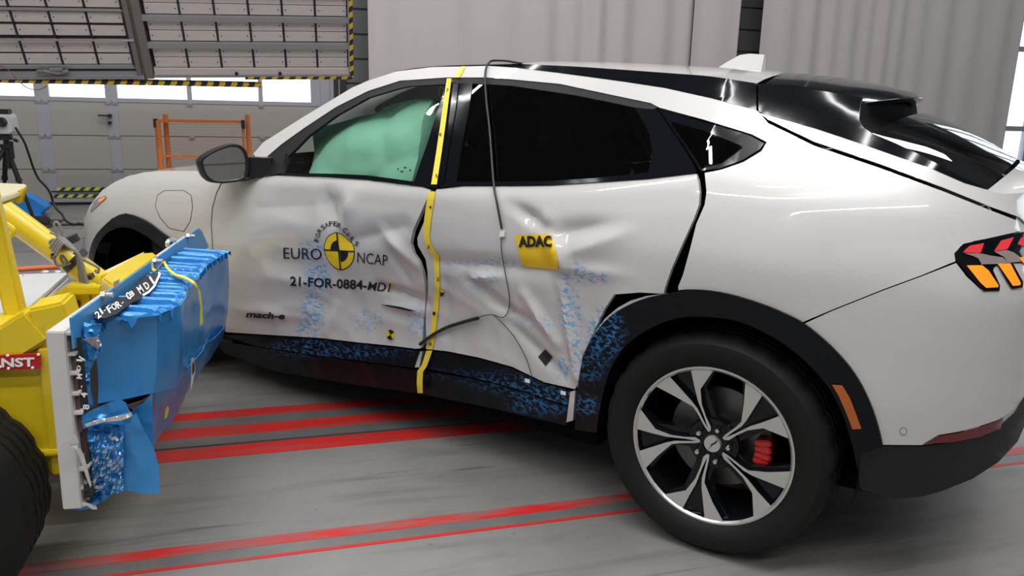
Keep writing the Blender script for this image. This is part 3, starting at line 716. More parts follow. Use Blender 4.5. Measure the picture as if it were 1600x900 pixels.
side_panel('roof_rail', [(404, 256), (440, 225), (475, 200), (525, 167), (575, 142), (625, 126), (697, 121), (760, 121), (800, 124), (875, 131), (950, 147), (1017, 161), (1030, 168), (1100, 187),
    (1175, 210), (1198, 222), (1187, 177), (1182, 172.5), (1112, 154), (1040, 138), (975, 128), (875, 114.5), (800, 105.5), (762, 103), (675, 105), (625, 111), (617, 112.5), (575, 126), (550, 137), (525, 152),
    (475, 182), (412, 222), (396, 240)], M_white, car, .03, step=4)
side_panel('rear_bumper', [(1254, 507), (1300, 486), (1380, 454), (1440, 432), (1494, 411), (1510, 432), (1532, 452), (1556, 448), (1548, 418), (1604, 405), (1608, 560), (1597, 625), (1580, 643), (1560, 656),
    (1530, 666), (1500, 674), (1465, 680), (1440, 695.5), (1380, 695), *arch(1257, 1378, -1)[::-1]], M_white, car, .03)
side_panel('bumper_skirt', [(1336, 712), (1379, 697), (1440, 697.5), (1500, 690), (1540, 680), (1568, 660), (1585, 645), (1600, 620), (1612, 640), (1590, 690), (1560, 722), (1520, 748), (1470, 768),
    (1440, 776), (1400, 779), (1345, 766)], M_plast, car, .03, off=.004)
side_panel('bumper_reflector', [(1443, 694), (1466, 682), (1500, 676), (1530, 668), (1568, 654), (1563, 670), (1530, 683), (1490, 691)], M_refl, car, .03, off=-.003, rim=.008)
decal('parking_sensor', [[(1411.5 + 6 * math.cos(a), 674 + 6.3 * math.sin(a)) for a in np.linspace(0, 6.28, 15)[:-1]]], M_lampgrey, car, off=-.001)
decal('sensor_disc', [[(1411.5 + 4.6 * math.cos(a), 674 + 4.8 * math.sin(a)) for a in np.linspace(0, 6.28, 13)[:-1]]], M_white, car, off=-.002)
fender = side_panel('fender', [(131, 375), (131, 345), (140, 322), (150, 309), (160, 297), (180, 284), (200, 275), (225, 269), (250, 267), (312, 267), (360, 262), (400, 251), (404, 262), (400, 276), (380, 281),
    (345, 285), (337, 303), (331, 325), (329, 350), (332, 400), (338, 450), (345, 500), (348, 518), (297, 500), (296, 460), (292, 425), (284, 398), (270, 376), (250, 361), (225, 343), (197, 333), (175, 341), (150, 366),
    (139, 395), (136, 430), (132, 430)], M_white, car, .03)
decal('charge_flap_gap', [[(242.2, 322), (245.8, 304.7), (256.5, 297.3), (287.5, 297.2), (299.4, 305.4), (301.2, 325), (297.2, 346.5), (287.5, 362), (264.5, 357.2), (249.8, 340.6)]], M_soft, car, off=-.0008)
decal('charge_flap', [[(243, 322), (246.5, 305.5), (257, 298.2), (287, 298), (298.6, 306), (300.3, 325), (296.5, 346), (287, 361), (265, 356.3), (250.6, 340)]], M_white, car, off=-.0022)
side_panel('headlight', [(140, 331), (147, 314), (154, 309), (165, 305.5), (166, 309), (158, 316.5), (150, 323.5), (142, 331)], M_lampgrey, car, .03, off=-.004, rim=.01)
decal('turn_signal', [[(152, 316), (155, 311), (163, 307.5), (164, 309.5), (158, 314.5)]], M_orange, car, off=-.006)
# arch trims
arch_i = P_s([(1332, 697), (1319, 654), (1299, 612), (1270, 576), (1237.5, 547), (1205, 525.6), (1156, 503), (1107.5, 495.4), (1059, 497), (1016.5, 512.6), (977.5, 540), (955, 575), (943, 612), (936, 645), (932, 676)])
side_panel('rear_arch_trim', [tuple(q) for q in ARCH] + [(1336, 714)] + arch_i, M_sill, car, .02, off=-.012, rim=.07)
side_panel('arch_flange', [(1037, 458.5), (1010, 462.5), (985, 470), (965, 481), (946, 497), (930, 517), (918, 540), (908, 570), (903, 600)] + [(903, 606), (908, 582), (916, 552), (934, 519), (957, 495), (983, 479), (1012, 467), (1041, 461)], M_white, car, .02, off=.004, rim=.03, mirror=False)
side_panel('front_arch_trim', P_s([(136, 440), (139, 396), (150, 367), (175, 342), (197, 334), (225, 344), (250, 362), (270, 377.5), (284, 400), (292, 427), (296, 462), (297, 500)]) + P_s([(284, 500), (282, 462), (276, 430), (266, 402), (250, 385), (230, 370),
    (205, 357), (185, 356), (165, 366), (152, 386), (146, 410), (144, 440)]), M_gloss, car, .03, off=-.012, rim=.07)
decal('side_marker', [[(1300, 601), (1316, 602), (1328, 622), (1338, 648), (1346, 670), (1332, 671), (1322, 645), (1311, 620)]], M_marker, car, off=-.017)
# sills and door cladding
side_panel('front_door_cladding', [(345, 523), (400, 524), (500, 530), (560, 537), (650, 547.5), (655, 549), (646, 575), (500, 556), (450, 548), (400, 541)], M_sill, car, .02, off=.006)
side_panel('rear_door_cladding', [(664, 548), (700, 551), (750, 561), (800, 575.5), (850, 599), (895, 611), (889, 634), (850, 622), (800, 605), (735, 589), (657, 574)], M_sill, car, .02, off=.006)
side_panel('sill', [(337, 532), (400, 542), (450, 549.5), (500, 557.5), (645, 577), (735, 591), (800, 607), (850, 624), (889, 636), (885, 665), (840, 655), (770, 638), (650, 614), (540, 599), (430, 580), (350, 552)], M_sill, car, .025, off=.022, rim=.05)
side_panel('door_hinge_strip', [(651, 549), (660, 549), (655, 574), (648, 574)], M_bare, car, .02, off=.012, mirror=False)
side_panel('sill_end_bracket', [(891, 612), (899, 610), (895, 657), (885, 660)], M_bare, car, .02, off=.004, mirror=False)
for k, (x, y) in enumerate(((824, 594), (880, 613))):
    decal('sill_clip', [[(x - 4, y - 3), (x + 4, y - 1), (x + 4, y + 5), (x - 4, y + 3)]], M_wprint, car, off=-.004)
# windows
front_glass = side_panel('front_door_glass', [(440, 271), (450, 246), (482, 213), (525, 181), (575, 153), (625, 138), (640, 135), (694, 132), (690, 150), (667, 222), (647, 285), (620, 281), (575, 275), (525, 272)], M_gfront, car, .06, off=.008, rim=0)
bpy.data.objects['front_door_glass.001'].data.materials[0] = M_grear  # far pane given a darker tint to imitate a shaded cabin
side_panel('rear_door_glass', [(739, 131), (800, 135), (900, 150), (950, 160), (992, 169), (1005, 190), (1014, 207), (1019, 235), (1011, 270), (925, 279), (862, 283), (800, 284), (715, 284), (724, 225), (735, 170)], M_grear, car, .06, off=.006, rim=0)
side_panel('quarter_glass', [(1048, 190), (1100, 204), (1160, 228), (1150, 236), (1128, 252), (1096, 261), (1078, 232)], M_grear, car, .06, off=-.001, rim=0)
side_panel('quarter_glass_frame', [(1031, 171), (1100, 190), (1172, 212), (1194, 224), (1186, 234), (1160, 250), (1124, 263), (1094, 267), (1068, 226)], M_gloss, car, .06, off=.005)
side_panel('pillar_cover', [(650, 290), (646, 286), (668, 222), (691, 150), (695.5, 131), (716, 130), (712, 170), (702, 225), (693, 284), (682, 293)], M_gloss, car, .04, off=0.0)
side_panel('rear_pillar_cover', [(684, 293), (695, 284), (704, 225), (714, 170), (718, 131), (738, 130), (733, 170), (722, 225), (713, 284)], M_gloss, car, .04, off=.002)
side_panel('rear_window_divider', [(994, 169), (1027, 171), (1045, 197), (1066, 228), (1086, 262), (1012, 270), (1021, 235), (1016, 207), (1007, 190)], M_gloss, car, .04, off=.002)
side_panel('front_window_seal', [(404, 258), (440, 225.5), (475, 200.5), (525, 167.5), (575, 142.5), (625, 126.5), (697, 121.5), (695, 131.5), (640, 134.5), (625, 137.5), (575, 152.5), (525, 180.5), (481, 213), (449, 246), (439, 271), (418, 274)], M_seal, car, .04, off=.003)
side_panel('rear_window_seal', [(703, 121.5), (760, 121.5), (800, 124.5), (875, 131.5), (950, 147.5), (1017, 161.5), (1028, 168), (1020, 171), (992, 168), (950, 159), (900, 149), (800, 134), (740, 130.5), (712, 130)], M_seal, car, .04, off=.003)
side_panel('front_belt_moulding', [(430, 273), (525, 278), (575, 281), (625, 288), (652, 290.5), (682, 294), (684, 288), (648, 284), (620, 280), (575, 274), (525, 271.5), (440, 270)], M_gloss, car, .05, off=-.005)
side_panel('rear_belt_moulding', [(686, 294), (725, 290), (800, 290), (862, 289), (925, 285), (1012, 279), (1087, 270), (1086, 262), (1012, 269.5), (925, 278.5), (862, 282.5), (800, 283.5), (712, 284), (690, 287)], M_gloss, car, .05, off=-.005)
side_panel('mirror_foot', [(404, 262), (416, 246), (432, 236), (446, 240), (438, 271), (415, 275), (402, 277)], M_plast, car, .04, off=-.008)
# upper black band, tailgate
side_panel('roof_band', [(800, 99.5), (860, 102), (925, 105.5), (1050, 114.5), (1112, 119.5), (1181, 130), (1182, 172), (1112, 153.5), (1040, 137.5), (975, 127.5), (875, 114), (800, 105)], M_gloss, car, .03)
side_panel('tailgate_band', [(1184.5, 130.5), (1260, 138), (1347, 152), (1344, 165), (1342, 185), (1348, 198), (1362, 208), (1400, 224), (1440, 243), (1500, 275), (1543, 296), (1507, 286), (1452, 262), (1350, 226), (1275, 201), (1200, 180), (1185.5, 174)], M_gloss, car, .03)
side_panel('tailgate', [(1187.5, 177), (1200, 180.5), (1275, 201.5), (1350, 226.5), (1452, 262.5), (1507, 286.5), (1540, 296), (1567, 303), (1606, 301), (1606, 352), (1592, 339), (1550, 324), (1475, 293.5), (1375, 256.5), (1272, 221.5), (1200, 186.5)], M_white, car, .03)

lin = [(404, 256), (440, 225), (475, 200), (525, 167), (575, 142), (625, 126), (697, 121), (760, 121), (800, 124), (875, 131), (950, 147), (1017, 161), (1030, 168), (1100, 187), (1175, 210), (1198, 222), (1187, 177)]
side_panel('roof_rail_lining', lin + [(1182, 175), (1112, 158), (1040, 141), (975, 130), (875, 117), (800, 109), (762, 106), (675, 108), (625, 114), (575, 129), (550, 140), (525, 155), (475, 185), (412, 225), (396, 243)], M_seat, car, .06, off=.028, rim=0)
side_panel('quarter_lining', [(1101, 272), (1104, 300), (1101, 320), (1088, 350), (1078, 390), (1150, 400), (1300, 380), (1400, 330), (1372, 262), (1272, 227), (1200, 192), (1198, 222), (1190, 236), (1162, 253), (1125, 266)], M_seat, car, .06, off=.035, rim=0)
side_panel('rear_door_lining', [(684, 297), (800, 292), (925, 287), (1087, 272), (1090, 310), (1080, 340), (900, 350), (700, 350)], M_seat, car, .06, off=.05, rim=0)
def pts(px, off=0.0, W=Wbase): return cast(px, off, W)
def loft(name, L, h, m, parent, nx=16, p=2.0, bx=0.0, smooth=True, thick=0.0, bz=None):
    V = []; n = len(L)
    for i, q in enumerate(L):
        for k in range(nx + 1):
            u = -1 + 2 * k / nx; c = 1 - abs(u) ** p; hh = h if np.isscalar(h) else h[i]; b = bx if np.isscalar(bx) else bx[i]
            V.append((q[0] + b * (1 - u * u), -abs(q[1]) * -u if False else abs(q[1]) * u, q[2] + hh * c))
    Fs = [(i * (nx + 1) + k, i * (nx + 1) + k + 1, (i + 1) * (nx + 1) + k + 1, (i + 1) * (nx + 1) + k) for i in range(n - 1) for k in range(nx)]
    a, b, c = (np.array(V[j]) for j in Fs[nx // 2][:3])
    if np.cross(b - a, c - b)[2] < 0: Fs = [tuple(reversed(f)) for f in Fs]
    o = obj(name, V, Fs, m, parent, smooth, 50)
    return o
roofL = pts(spline([(617, 112), (650, 106), (700, 102.5), (762, 101), (812, 99.8)], 4))
loft('glass_roof', roofL, np.interp(np.arange(len(roofL)), [0, len(roofL) - 1], [.012, .026]), M_gloss, car, p=3)
roofR = pts(spline([(812, 99.8), (860, 102), (925, 105.5), (1050, 114.5), (1112, 119.5), (1182, 130.5)], 4))
loft('roof_panel', roofR, np.interp(np.arange(len(roofR)), [0, len(roofR) - 1], [.026, .046]), M_white, car, p=3)
ws = pts(spline([(398, 242), (412, 223), (475, 183), (525, 153), (575, 127), (617, 112.5)], 3))
loft('windscreen', ws, .03, M_gwind, car, bx=np.linspace(-.42, -.10, len(ws)))
hood = pts(spline([(150, 309), (160, 297), (180, 284), (200, 275), (225, 269), (250, 267), (312, 267), (360, 262), (400, 251)], 3))
loft('bonnet', hood, -.012, M_white, car, bx=np.linspace(-.22, -.38, len(hood)))
rg = pts(spline([(1363, 208.5), (1400, 224.5), (1440, 243.5), (1500, 275.5), (1543, 296)], 4))
loft('back_glass', rg, .055, M_gback, car, p=2.4, bx=.05)
dk = pts(spline([(1543, 297), (1567, 303.5), (1606, 302)], 4))
loft('tailgate_top', dk, .045, M_white, car, p=2.4, bx=.06)
def endcap(name, xs, zs, m, parent, k=.988):
    V = []; n = len(xs) * 2
    for z in zs:
        w = Wbase(np.array(xs), np.full(len(xs), z)); L = [(x, -a * k, z) for x, a in zip(xs, w)]
        V += L + [(x, -y, z) for x, y, z in reversed(L)]
    Fs = [(i * n + k, i * n + k + 1, (i + 1) * n + k + 1, (i + 1) * n + k) for i in range(len(zs) - 1) for k in range(n - 1)]
    return obj(name, V, Fs, m, parent, True, 40)
endcap('rear_panel', [.70, .73, .76, .78, .795, .80], np.linspace(.52, 1.15, 9), M_white, car)
endcap('rear_diffuser', [.72, .79, .83, .86, .88, .895, .9], np.linspace(.535, .64, 4), M_plast, car)
endcap('front_bumper', [-3.46, -3.56, -3.65, -3.72, -3.77, -3.81, -3.84, -3.86, -3.87], np.linspace(.24, .71, 9), M_white, car)
well = pts([(1345, 160), (1342, 185), (1348, 199), (1364, 209)]); well[:, 1] *= .985
loft('spoiler_well', well, .0, M_void, car, nx=8)
for nm, o_ in (('headlining', roofL), ('headlining', roofR)):
    q = o_.copy(); q[:, 1] *= .97; q[:, 2] -= .035; loft(nm, q, .02, M_seat, car, nx=6)
endcap('bumper_lining', [-3.30, -3.40, -3.50, -3.60, -3.68, -3.76, -3.82], np.linspace(.2, .68, 6), M_void, car, .95)
# spoiler
mb = MB(); nu = 20
top, bot = [], []
for j, v in enumerate((0, .35, .7, .93, 1.0)):
    for i in range(nu + 1):
        u = -1 + 2 * i / nu; y = .615 * u
        xf, zf = -.045, 1.468 + .050 * (1 - abs(u) ** 3); xb, zb_ = .265 + .085 * (1 - u * u), 1.428 + .024 * (1 - u * u)
        z = zf + (zb_ - zf) * v + .012 * math.sin(math.pi * v); t = .034 * (1 if v < .95 else .35)
        top.append((xf + (xb - xf) * v, y * (1 - .02 * v), z - (.0 if v < .95 else .010))); bot.append((xf + (xb - xf) * v, y * (1 - .02 * v), z - t - (.0 if v < .95 else .0)))
n = nu + 1; nv = len(top)
fs = [(j * n + i, j * n + i + 1, (j + 1) * n + i + 1, (j + 1) * n + i) for j in range(4) for i in range(nu)]
mb.add(top + bot, fs + [tuple(nv + a for a in reversed(f)) for f in fs] + [(4 * n + i, 4 * n + i + 1, nv + 4 * n + i + 1, nv + 4 * n + i) for i in range(nu)] +
       [(j * n, (j + 1) * n, nv + (j + 1) * n, nv + j * n) for j in range(4)] + [(j * n + nu, nv + j * n + nu, nv + (j + 1) * n + nu, (j + 1) * n + nu) for j in range(4)])
mb.build('spoiler', M_gloss, car, True, 50)
# shark fin
fin = cy([(1117, 112), (1135, 98), (1157, 86), (1172, 84), (1195, 85.5), (1192, 114)], 0.0)
mb = MB(); c = fin.mean(0); V = []
for q in fin:
    w = .028 if q[2] < c[2] - .02 else .008
    V += [(q[0], -w, q[2]), (q[0], w, q[2])]
k = len(fin)
mb.add(V, [tuple(2 * i for i in range(k)), tuple(2 * i + 1 for i in reversed(range(k)))] + [(2 * i, 2 * ((i + 1) % k), 2 * ((i + 1) % k) + 1, 2 * i + 1) for i in range(k)])
mb.build('antenna_fin', M_white, car, True, 40)
nose = pts([(131, 352), (136, 334), (143, 319), (150, 309)])
loft('nose_panel', nose, .0, M_white, car, nx=16, bx=-.24)
# wiper stub
w0 = cy([(1585, 277)], -.10)[0]
MB().beam(w0 + np.array([-.03, 0, -.02]), w0 + np.array([.10, .02, .035]), .035, .035).build('rear_wiper', M_plast, car, bevel=.006)

# tail lamp
def T(l): return [(1460 + x / 6.43, 340 + y / 6.43) for x, y in l]
lamp = side_panel('tail_light', T([(205, 370), (260, 290), (400, 235), (640, 190), (860, 150), (930, 140), (930, 480), (880, 455), (730, 460), (640, 475), (600, 500), (590, 530), (660, 680), (655, 735), (500, 742), (430, 680), (235, 450)]), M_gloss, car, .03, off=-.003, rim=.012, step=3)
decal('lamp_surround', [T([(625, 458), (790, 458), (890, 640), (890, 700), (780, 718), (735, 650)])], M_gloss, lamp, off=-.005)
for l in ([(290, 350), (310, 320), (360, 280), (500, 255), (470, 345), (450, 355)], [(600, 335), (670, 230), (800, 195), (740, 310), (720, 320)], [(835, 265), (870, 205), (930, 170), (930, 300)]):
    decal('red_lens', [T(l)], M_redlens, lamp, off=-.007)
for l in ([(300, 358), (460, 358), (560, 380), (690, 400), (740, 455), (640, 465), (475, 470), (440, 410), (390, 385)], [(600, 340), (730, 325), (800, 350), (860, 395), (880, 440), (740, 455), (700, 395)]):
    decal('lamp_shelf', [T(l)], M_lampgrey, lamp, off=-.0065)
for l in ([(325, 480), (480, 478), (545, 530), (645, 680), (640, 700), (520, 705), (460, 650)], [(635, 462), (765, 460), (870, 660), (860, 680), (790, 685)], [(850, 400), (930, 390), (930, 500)]):
    decal('amber_lens', [T(l)], M_orange, lamp, off=-.008)

# ---- near-black core added to darken gaps and ground below, wheel wells, floor
mb = MB()
mb.box((-3.55, -.60, .20), (.45, .60, .60)).box((-2.50, -.735, .17), (-.47, .735, .50)).box((.46, -.62, .45), (.66, .62, .95)).box((-3.5, -.6, .25), (-2.55, .6, .80)).box((-.45, -.55, .3), (.5, .55, .82))
mb.box((-2.5, -.76, .5), (-2.0, .76, .97)).box((-2.05, -.715, .5), (-.5, -.70, 1.0)).box((-2.05, .715, .5), (-.5, .70, 1.0)).box((-.46, -.72, .86), (.55, .72, .95))
mb.box((-3.42, -.785, .20), (-3.33, .785, .74)).box((-2.56, -.78, .22), (-2.48, .78, .9))
mb.build('shade_core', M_void, car)
for sx in (0.0, -2.984):
    for s in (1, -1):
        m2 = MB(); m2.lathe([(.425, -.87 if sx == 0 else -.78), (.43, -.60), (.30, -.60), (.0, -.60)], 28, 'y', (sx, 0, .36), a0=-.25, a1=math.pi + .25)
        if s < 0: m2.v = [(x, -y, z) for x, y, z in m2.v]
        m2.build('wheel_well', M_void, car, True)
# ---- cabin
seat = MB()
def seat_at(x, y, w=.25, wide=False):
    m = MB()
    m.box((x - .25, y - w, .50), (x + .25, y + w, .64)); M_ = Matrix.Translation((x + .24, y, .62)) @ Matrix.Rotation(.30, 4, 'Y')
    m.box((-.06, -w, 0), (.07, w, .58), M=M_)
    for dy in ((0,) if not wide else (-.38, 0, .38)): m.box((-.045, dy - .13, .62), (.05, dy + .13, .80), M=M_); m.box((-.01, dy - .05, .55), (.01, dy + .05, .65), M=M_)
    return m
seat_at(-1.55, -.36).build('driver_seat', M_seat, car, bevel=.03)
seat_at(-1.55, .36).build('passenger_seat', M_seat, car, bevel=.03)
seat_at(-.72, 0, .62, True).build('rear_bench', M_seat, car, bevel=.03)
MB().box((-2.35, -.70, .70), (-1.98, .70, .98)).build('dashboard', M_soft, car, bevel=.05)
MB().lathe([(.175, -.012), (.19, 0), (.175, .012), (.165, 0), (.175, -.012)], 32, 'x', (-1.86, -.36, .92)).build('steering_wheel', M_soft, car, True)
mb = MB(); pl = cy([(862, 246)], -.1)[0]; mb.beam(pl + np.array([-.0, -.16, .0]), pl + np.array([.02, .16, .0]), .03, .085); mb.build('interior_mirror', M_soft, car, bevel=.01)

def bag(x, z):
    c = car_px(np.stack([x, np.full_like(x, -.82), z], 1))
    e = lambda cx, cyy, rx, ry: np.clip(1 - ((c[:, 0] - cx) / rx) ** 2 - ((c[:, 1] - cyy) / ry) ** 2, 0, 1) ** .5
    b = np.maximum.reduce([e(545, 238, 75, 55), e(655, 205, 42, 75) * 1.05, e(605, 215, 60, 60) * .95, e(630, 262, 60, 40) * .8, e(505, 258, 40, 40) * .7])
    return -.085 * b + .045 * vnoise(x * 7, z * 9, 5) + .030 * np.abs(vnoise(x * 5 + z * 4, z * 3, 8))
side_panel('curtain_airbag', spline([(481, 264), (486, 240), (483, 210), (497, 199), (528, 191), (560, 181), (580, 177), (592, 168), (615, 161), (650, 155), (675, 155), (680, 172), (672, 222), (654, 280), (640, 292), (600, 288), (540, 282), (500, 277), (486, 272)], 4)[:-1],
           M_green, car, .018, off=.115, rim=.10, mirror=False, extra=bag, W=Wbase)

# ---- wing mirror
Pm = cy([(350, 256)], -1.03)[0]; nrm = np.array([.93, -.36, .02]); nrm /= np.linalg.norm(nrm)
def ring(px, back=0.0, shrink=0.0, c=(352, 256)):
    px = np.array(px, float); c = np.array(c); q = car_plane(c + (px - c) * (1 - shrink), Pm, nrm)
    return q - nrm * back
mo = resample(spline([(312, 252), (316, 246), (330, 237), (350, 228.5), (365, 225), (378, 228), (386, 238), (389, 255), (388, 270), (382, 281), (362, 285.5), (340, 286.5), (326, 283), (318, 274), (313, 260), (312, 252)], 3)[:-1], 9)
rings = [ring(mo, .003, .148), ring(mo, -.006, .11), ring(mo, -.006, .03), ring(mo, .004, -.0), ring(mo, .03, -.015)]
for k, (b, s) in enumerate(((.07, .03), (.11, .14), (.14, .32), (.15, .6))): rings.append(ring(mo, b, s) + np.array([0, .02 * k, 0.004 * k]))
V = np.concatenate(rings); n = len(mo)
fs = [(i * n + k, i * n + (k + 1) % n, (i + 1) * n + (k + 1) % n, (i + 1) * n + k) for i in range(len(rings) - 1) for k in range(n)] + [tuple((len(rings) - 1) * n + k for k in range(n))]
mb = MB().add(V, fs)
a = car_plane([(383, 262)], Pm, nrm)[0] - nrm * .06; b = cast([(420, 262)], 0)[0]
mb.beam(a, b + np.array([0, .02, 0]), .06, .085); 
wm = mb.build('wing_mirror', M_plast, car, True, 50)
gq = ring(mo, .0030, .15)
MB().add(gq, [tuple(range(n))]).build('mirror_glass', mat('mirror_silver', (.70, .72, .72), .02, 1.0), wm)
c = car_px(Pm[None])[0]
mo2 = V.copy(); mo2[:, 1] *= -1
obj('wing_mirror', mo2, fs, M_plast, car, True, 50)

# ---- wheels
YW = -.915; HUB = np.array([0, YW, .355])
def tyre(R=.365, rb=.257, w0=-.915, w1=-.700, n=96, lug=1):
    prof = [(rb - .004, w0 + .012), (rb, w0 + .002), (rb + .012, w0 - .012), (rb + .05, w0 - .026), (rb + .078, w0 - .022), (R - .014, w0 - .004), (R - .004, w0 + .012), (R, w0 + .030)]
    wide = w1 - w0
    for g in (.27, .45, .63, .80): prof += [(R, w0 + wide * g - .007), (R - .008, w0 + wide * g - .005), (R - .008, w0 + wide * g + .005), (R, w0 + wide * g + .007)]
    prof += [(R - .004, w1 - .010), (R - .02, w1 + .004), (rb + .05, w1 + .02), (rb, w1 - .005)]
    V = []; k = len(prof)
    for i in range(n):
        a = 2 * math.pi * i / n
        for q, (r, y) in enumerate(prof):
            rr = r - (.007 if (i % 4 == 0 and lug and r > R - .006) else 0)
            V.append((rr * math.cos(a), y, rr * math.sin(a)))
    Fs = [(i * k + q, ((i + 1) % n) * k + q, ((i + 1) % n) * k + q + 1, i * k + q + 1) for i in range(n) for q in range(k - 1)]
    return V, Fs
tv, tf = tyre()
wheel = MB().add(tv, tf).build('rear_wheel', M_rub, car, True, 30); wheel.location = (0, 0, .365)
wheel['label'] = 'rear wheel with machined five-arm rim and red brake caliper'
HZ = .355
def W4(l):
    q = cy([(960 + x / 5, 560 + y / 5) for x, y in l], YW); return np.stack([q[:, 0] - hubq[0], q[:, 2] - hubq[2]], 1)
hubq = cy([(960 + 747 / 5, 560 + 690 / 5)], YW)[0]
wheel.location = (hubq[0], 0, .363)
legA = W4([(310, 206), (470, 300), (605, 388), (640, 450), (690, 560), (712, 596), (712, 566), (690, 524), (640, 405), (600, 345), (432, 146)])
legB = W4([(598, 96), (625, 230), (645, 340), (690, 480), (712, 566), (712, 596), (730, 590), (736, 555), (702, 470), (674, 370), (670, 245), (774, 100)])
slot = W4([(432, 140), (598, 92), (650, 340), (712, 566), (640, 405)])
web = W4([(300, 240), (470, 320), (590, 400), (640, 560), (800, 560), (760, 470), (700, 240), (780, 140), (600, 90), (432, 140)])
def rot(p, a): c, s = math.cos(a), math.sin(a); return np.stack([p[:, 0] * c - p[:, 1] * s, p[:, 0] * s + p[:, 1] * c], 1)
def clampR(p, R=.249): 
    r = np.hypot(p[:, 0], p[:, 1]); k = np.where(r > .228, R / r, 1); return p * k[:, None]
def lift(p, d=0.0): r = np.hypot(p[:, 0], p[:, 1]); return np.stack([p[:, 0], YW + .030 * np.clip(1 - r / .2, 0, 1) + d, p[:, 1]], 1)
rim = MB()
rim.lathe([(.258, YW + .012), (.2585, YW - .004), (.252, YW - .005), (.2455, YW + .001)], 96, 'y')
legA, legB = clampR(legA), clampR(legB)
for k in range(5):
    for L in (legA, legB): rim.prism(lift(rot(L, k * 2 * math.pi / 5)), (0, .028, 0), 0, 1)
    rim.prism(lift(rot(clampR(web, .247), k * 2 * math.pi / 5), .020), (0, .03, 0), 1)
rim.lathe([(.2455, YW + .001), (.240, YW + .020), (.236, YW + .06), (.226, YW + .10), (.222, YW + .20)], 72, 'y', mi=1)
rim.lathe([(0.0, YW + .030), (.080, YW + .028), (.088, YW + .045), (.088, YW + .07)], 40, 'y', mi=1)
rimo = rim.build('rim', [M_alu, M_gloss], wheel, True, 30)
cap = MB().lathe([(0, YW + .018), (.0255, YW + .018), (.0275, YW + .022), (.0275, YW + .032)], 32, 'y').build('center_cap', M_alu, rimo, True, 40)
horse = W4([(713, 728), (733, 700), (735, 685), (755, 678), (768, 668), (778, 657), (788, 662), (780, 672), (770, 685), (752, 690), (745, 698), (732, 706), (720, 724)])
MB().prism(np.stack([horse[:, 0] + .002, np.full(len(horse), YW + .0165), horse[:, 1]], 1), (0, .002, 0)).build('cap_emblem', M_black, rimo)
for q in W4([(652, 592), (800, 572), (884, 708), (782, 815), (640, 738)]):
    MB().lathe([(0, YW - .002), (.0065, YW + .001), (.0085, YW + .008), (.0090, YW + .03)], 12, 'y', (q[0], 0, q[1])).build('lug_nut', M_chrome, rimo, True, 40)
    MB().lathe([(.0145, YW + .026), (.0155, YW + .0245), (.0165, YW + .028)], 16, 'y', (q[0] + .003, 0, q[1])).build('nut_seat', M_plast, rimo, True)
# parts behind the spokes keep the hub centre
MB().lathe([(.06, YW + .10), (.165, YW + .10), (.165, YW + .125), (.06, YW + .125)], 48, 'y').build('brake_disc', M_disc, wheel, True, 30)
MB().lathe([(.0, YW + .09), (.075, YW + .09), (.08, YW + .12)], 32, 'y').build('hub_bell', M_soft, wheel, True, 30)
cal = MB()
for k in range(4):
    a = -.30 + k * .14; cal.beam((.150 * math.cos(a), YW + .075, .150 * math.sin(a)), (.150 * math.cos(a + .14), YW + .075, .150 * math.sin(a + .14)), .05, .05, (0, -1, 0))
cal.lathe([(0, YW + .042), (.011, YW + .042), (.011, YW + .06)], 12, 'y', (.163, 0, .012))
cal.build('brake_caliper', M_red, wheel, bevel=.004)
for nm, x, s in (('front_wheel', -2.984, 1), ('rear_wheel', hubq[0], -1), ('front_wheel', -2.984, -1)):
    c = copy_obj(wheel, car); c.name = nm; c.location = (x, 0, .363)
    if 'label' in c: del c['label']
    if s < 0: c.rotation_euler = (0, 0, math.pi)
    elif nm == 'front_wheel': c.rotation_euler = (0, 0, -.55); c.location = (x + .47, .0, .363)

# ---- prints on the doors
cx, cyy = 420 + 622 / 5.625, 330 + 348 / 5.625
def U(l): return [(420 + x / 5.625, 330 + y / 5.625) for x, y in l]
oval = spline(U([(590, 183), (645, 203), (700, 255), (742, 293), (753, 352), (745, 425), (708, 485), (640, 518), (578, 497), (520, 435), (486, 350), (490, 278), (525, 215), (590, 183)]), 4)[:-1]
ce = np.array([cx, cyy])
def ov(k, a0=None, a1=None):
    d = oval - ce; a = np.degrees(np.arctan2(d[:, 1], d[:, 0])) % 360; q = ce + d * k
    if a0 is None: return q
    order = np.argsort((a - a0) % 360); q = q[order]; a = ((a - a0) % 360)[order]; return np.vstack([[ce], q[a <= (a1 - a0) % 360]])
rd = decal('roundel', [oval], M_black, front_door, off=-.0020)
decal('roundel_yellow', [ov(.955)], M_yprint, rd, off=-.0034)
decal('roundel_black', [ov(.58, 182, 262), ov(.58, 2, 88)], M_black, rd, off=-.0046)
def bar(a, b, w):
    a, b = np.array(a), np.array(b); d = (b - a) / np.hypot(*(b - a)); n_ = np.array([-d[1], d[0]]) * w / 2; return [a + n_, b + n_, b - n_, a - n_]
decal('roundel_cross', [bar(*U([(597, 185), (630, 515)]), 2.2), bar(*U([(486, 340), (752, 356)]), 2.2)], M_black, rd, off=-.0050)
arc = [('F', 422, 252, -78), ('O', 432, 212, -66), ('R', 447, 172, -55), ('S', 477, 140, -38), ('A', 508, 120, -24), ('F', 545, 110, -8), ('E', 583, 111, 6), ('R', 615, 127, 20), ('C', 668, 168, 38), ('A', 692, 207, 45), ('R', 727, 248, 45), ('S', 770, 287, 40)]
items = []
for ch, x, y, a in arc:
    c = np.array(U([(x, y)])[0]); d = np.array([math.cos(math.radians(a)), math.sin(math.radians(a))]); up = np.array([d[1], -d[0]])
    items.append(text_on(ch, c - d * 2.9 - up * 3.4, c + d * 2.9 - up * 3.4, up * 7.2, .012))
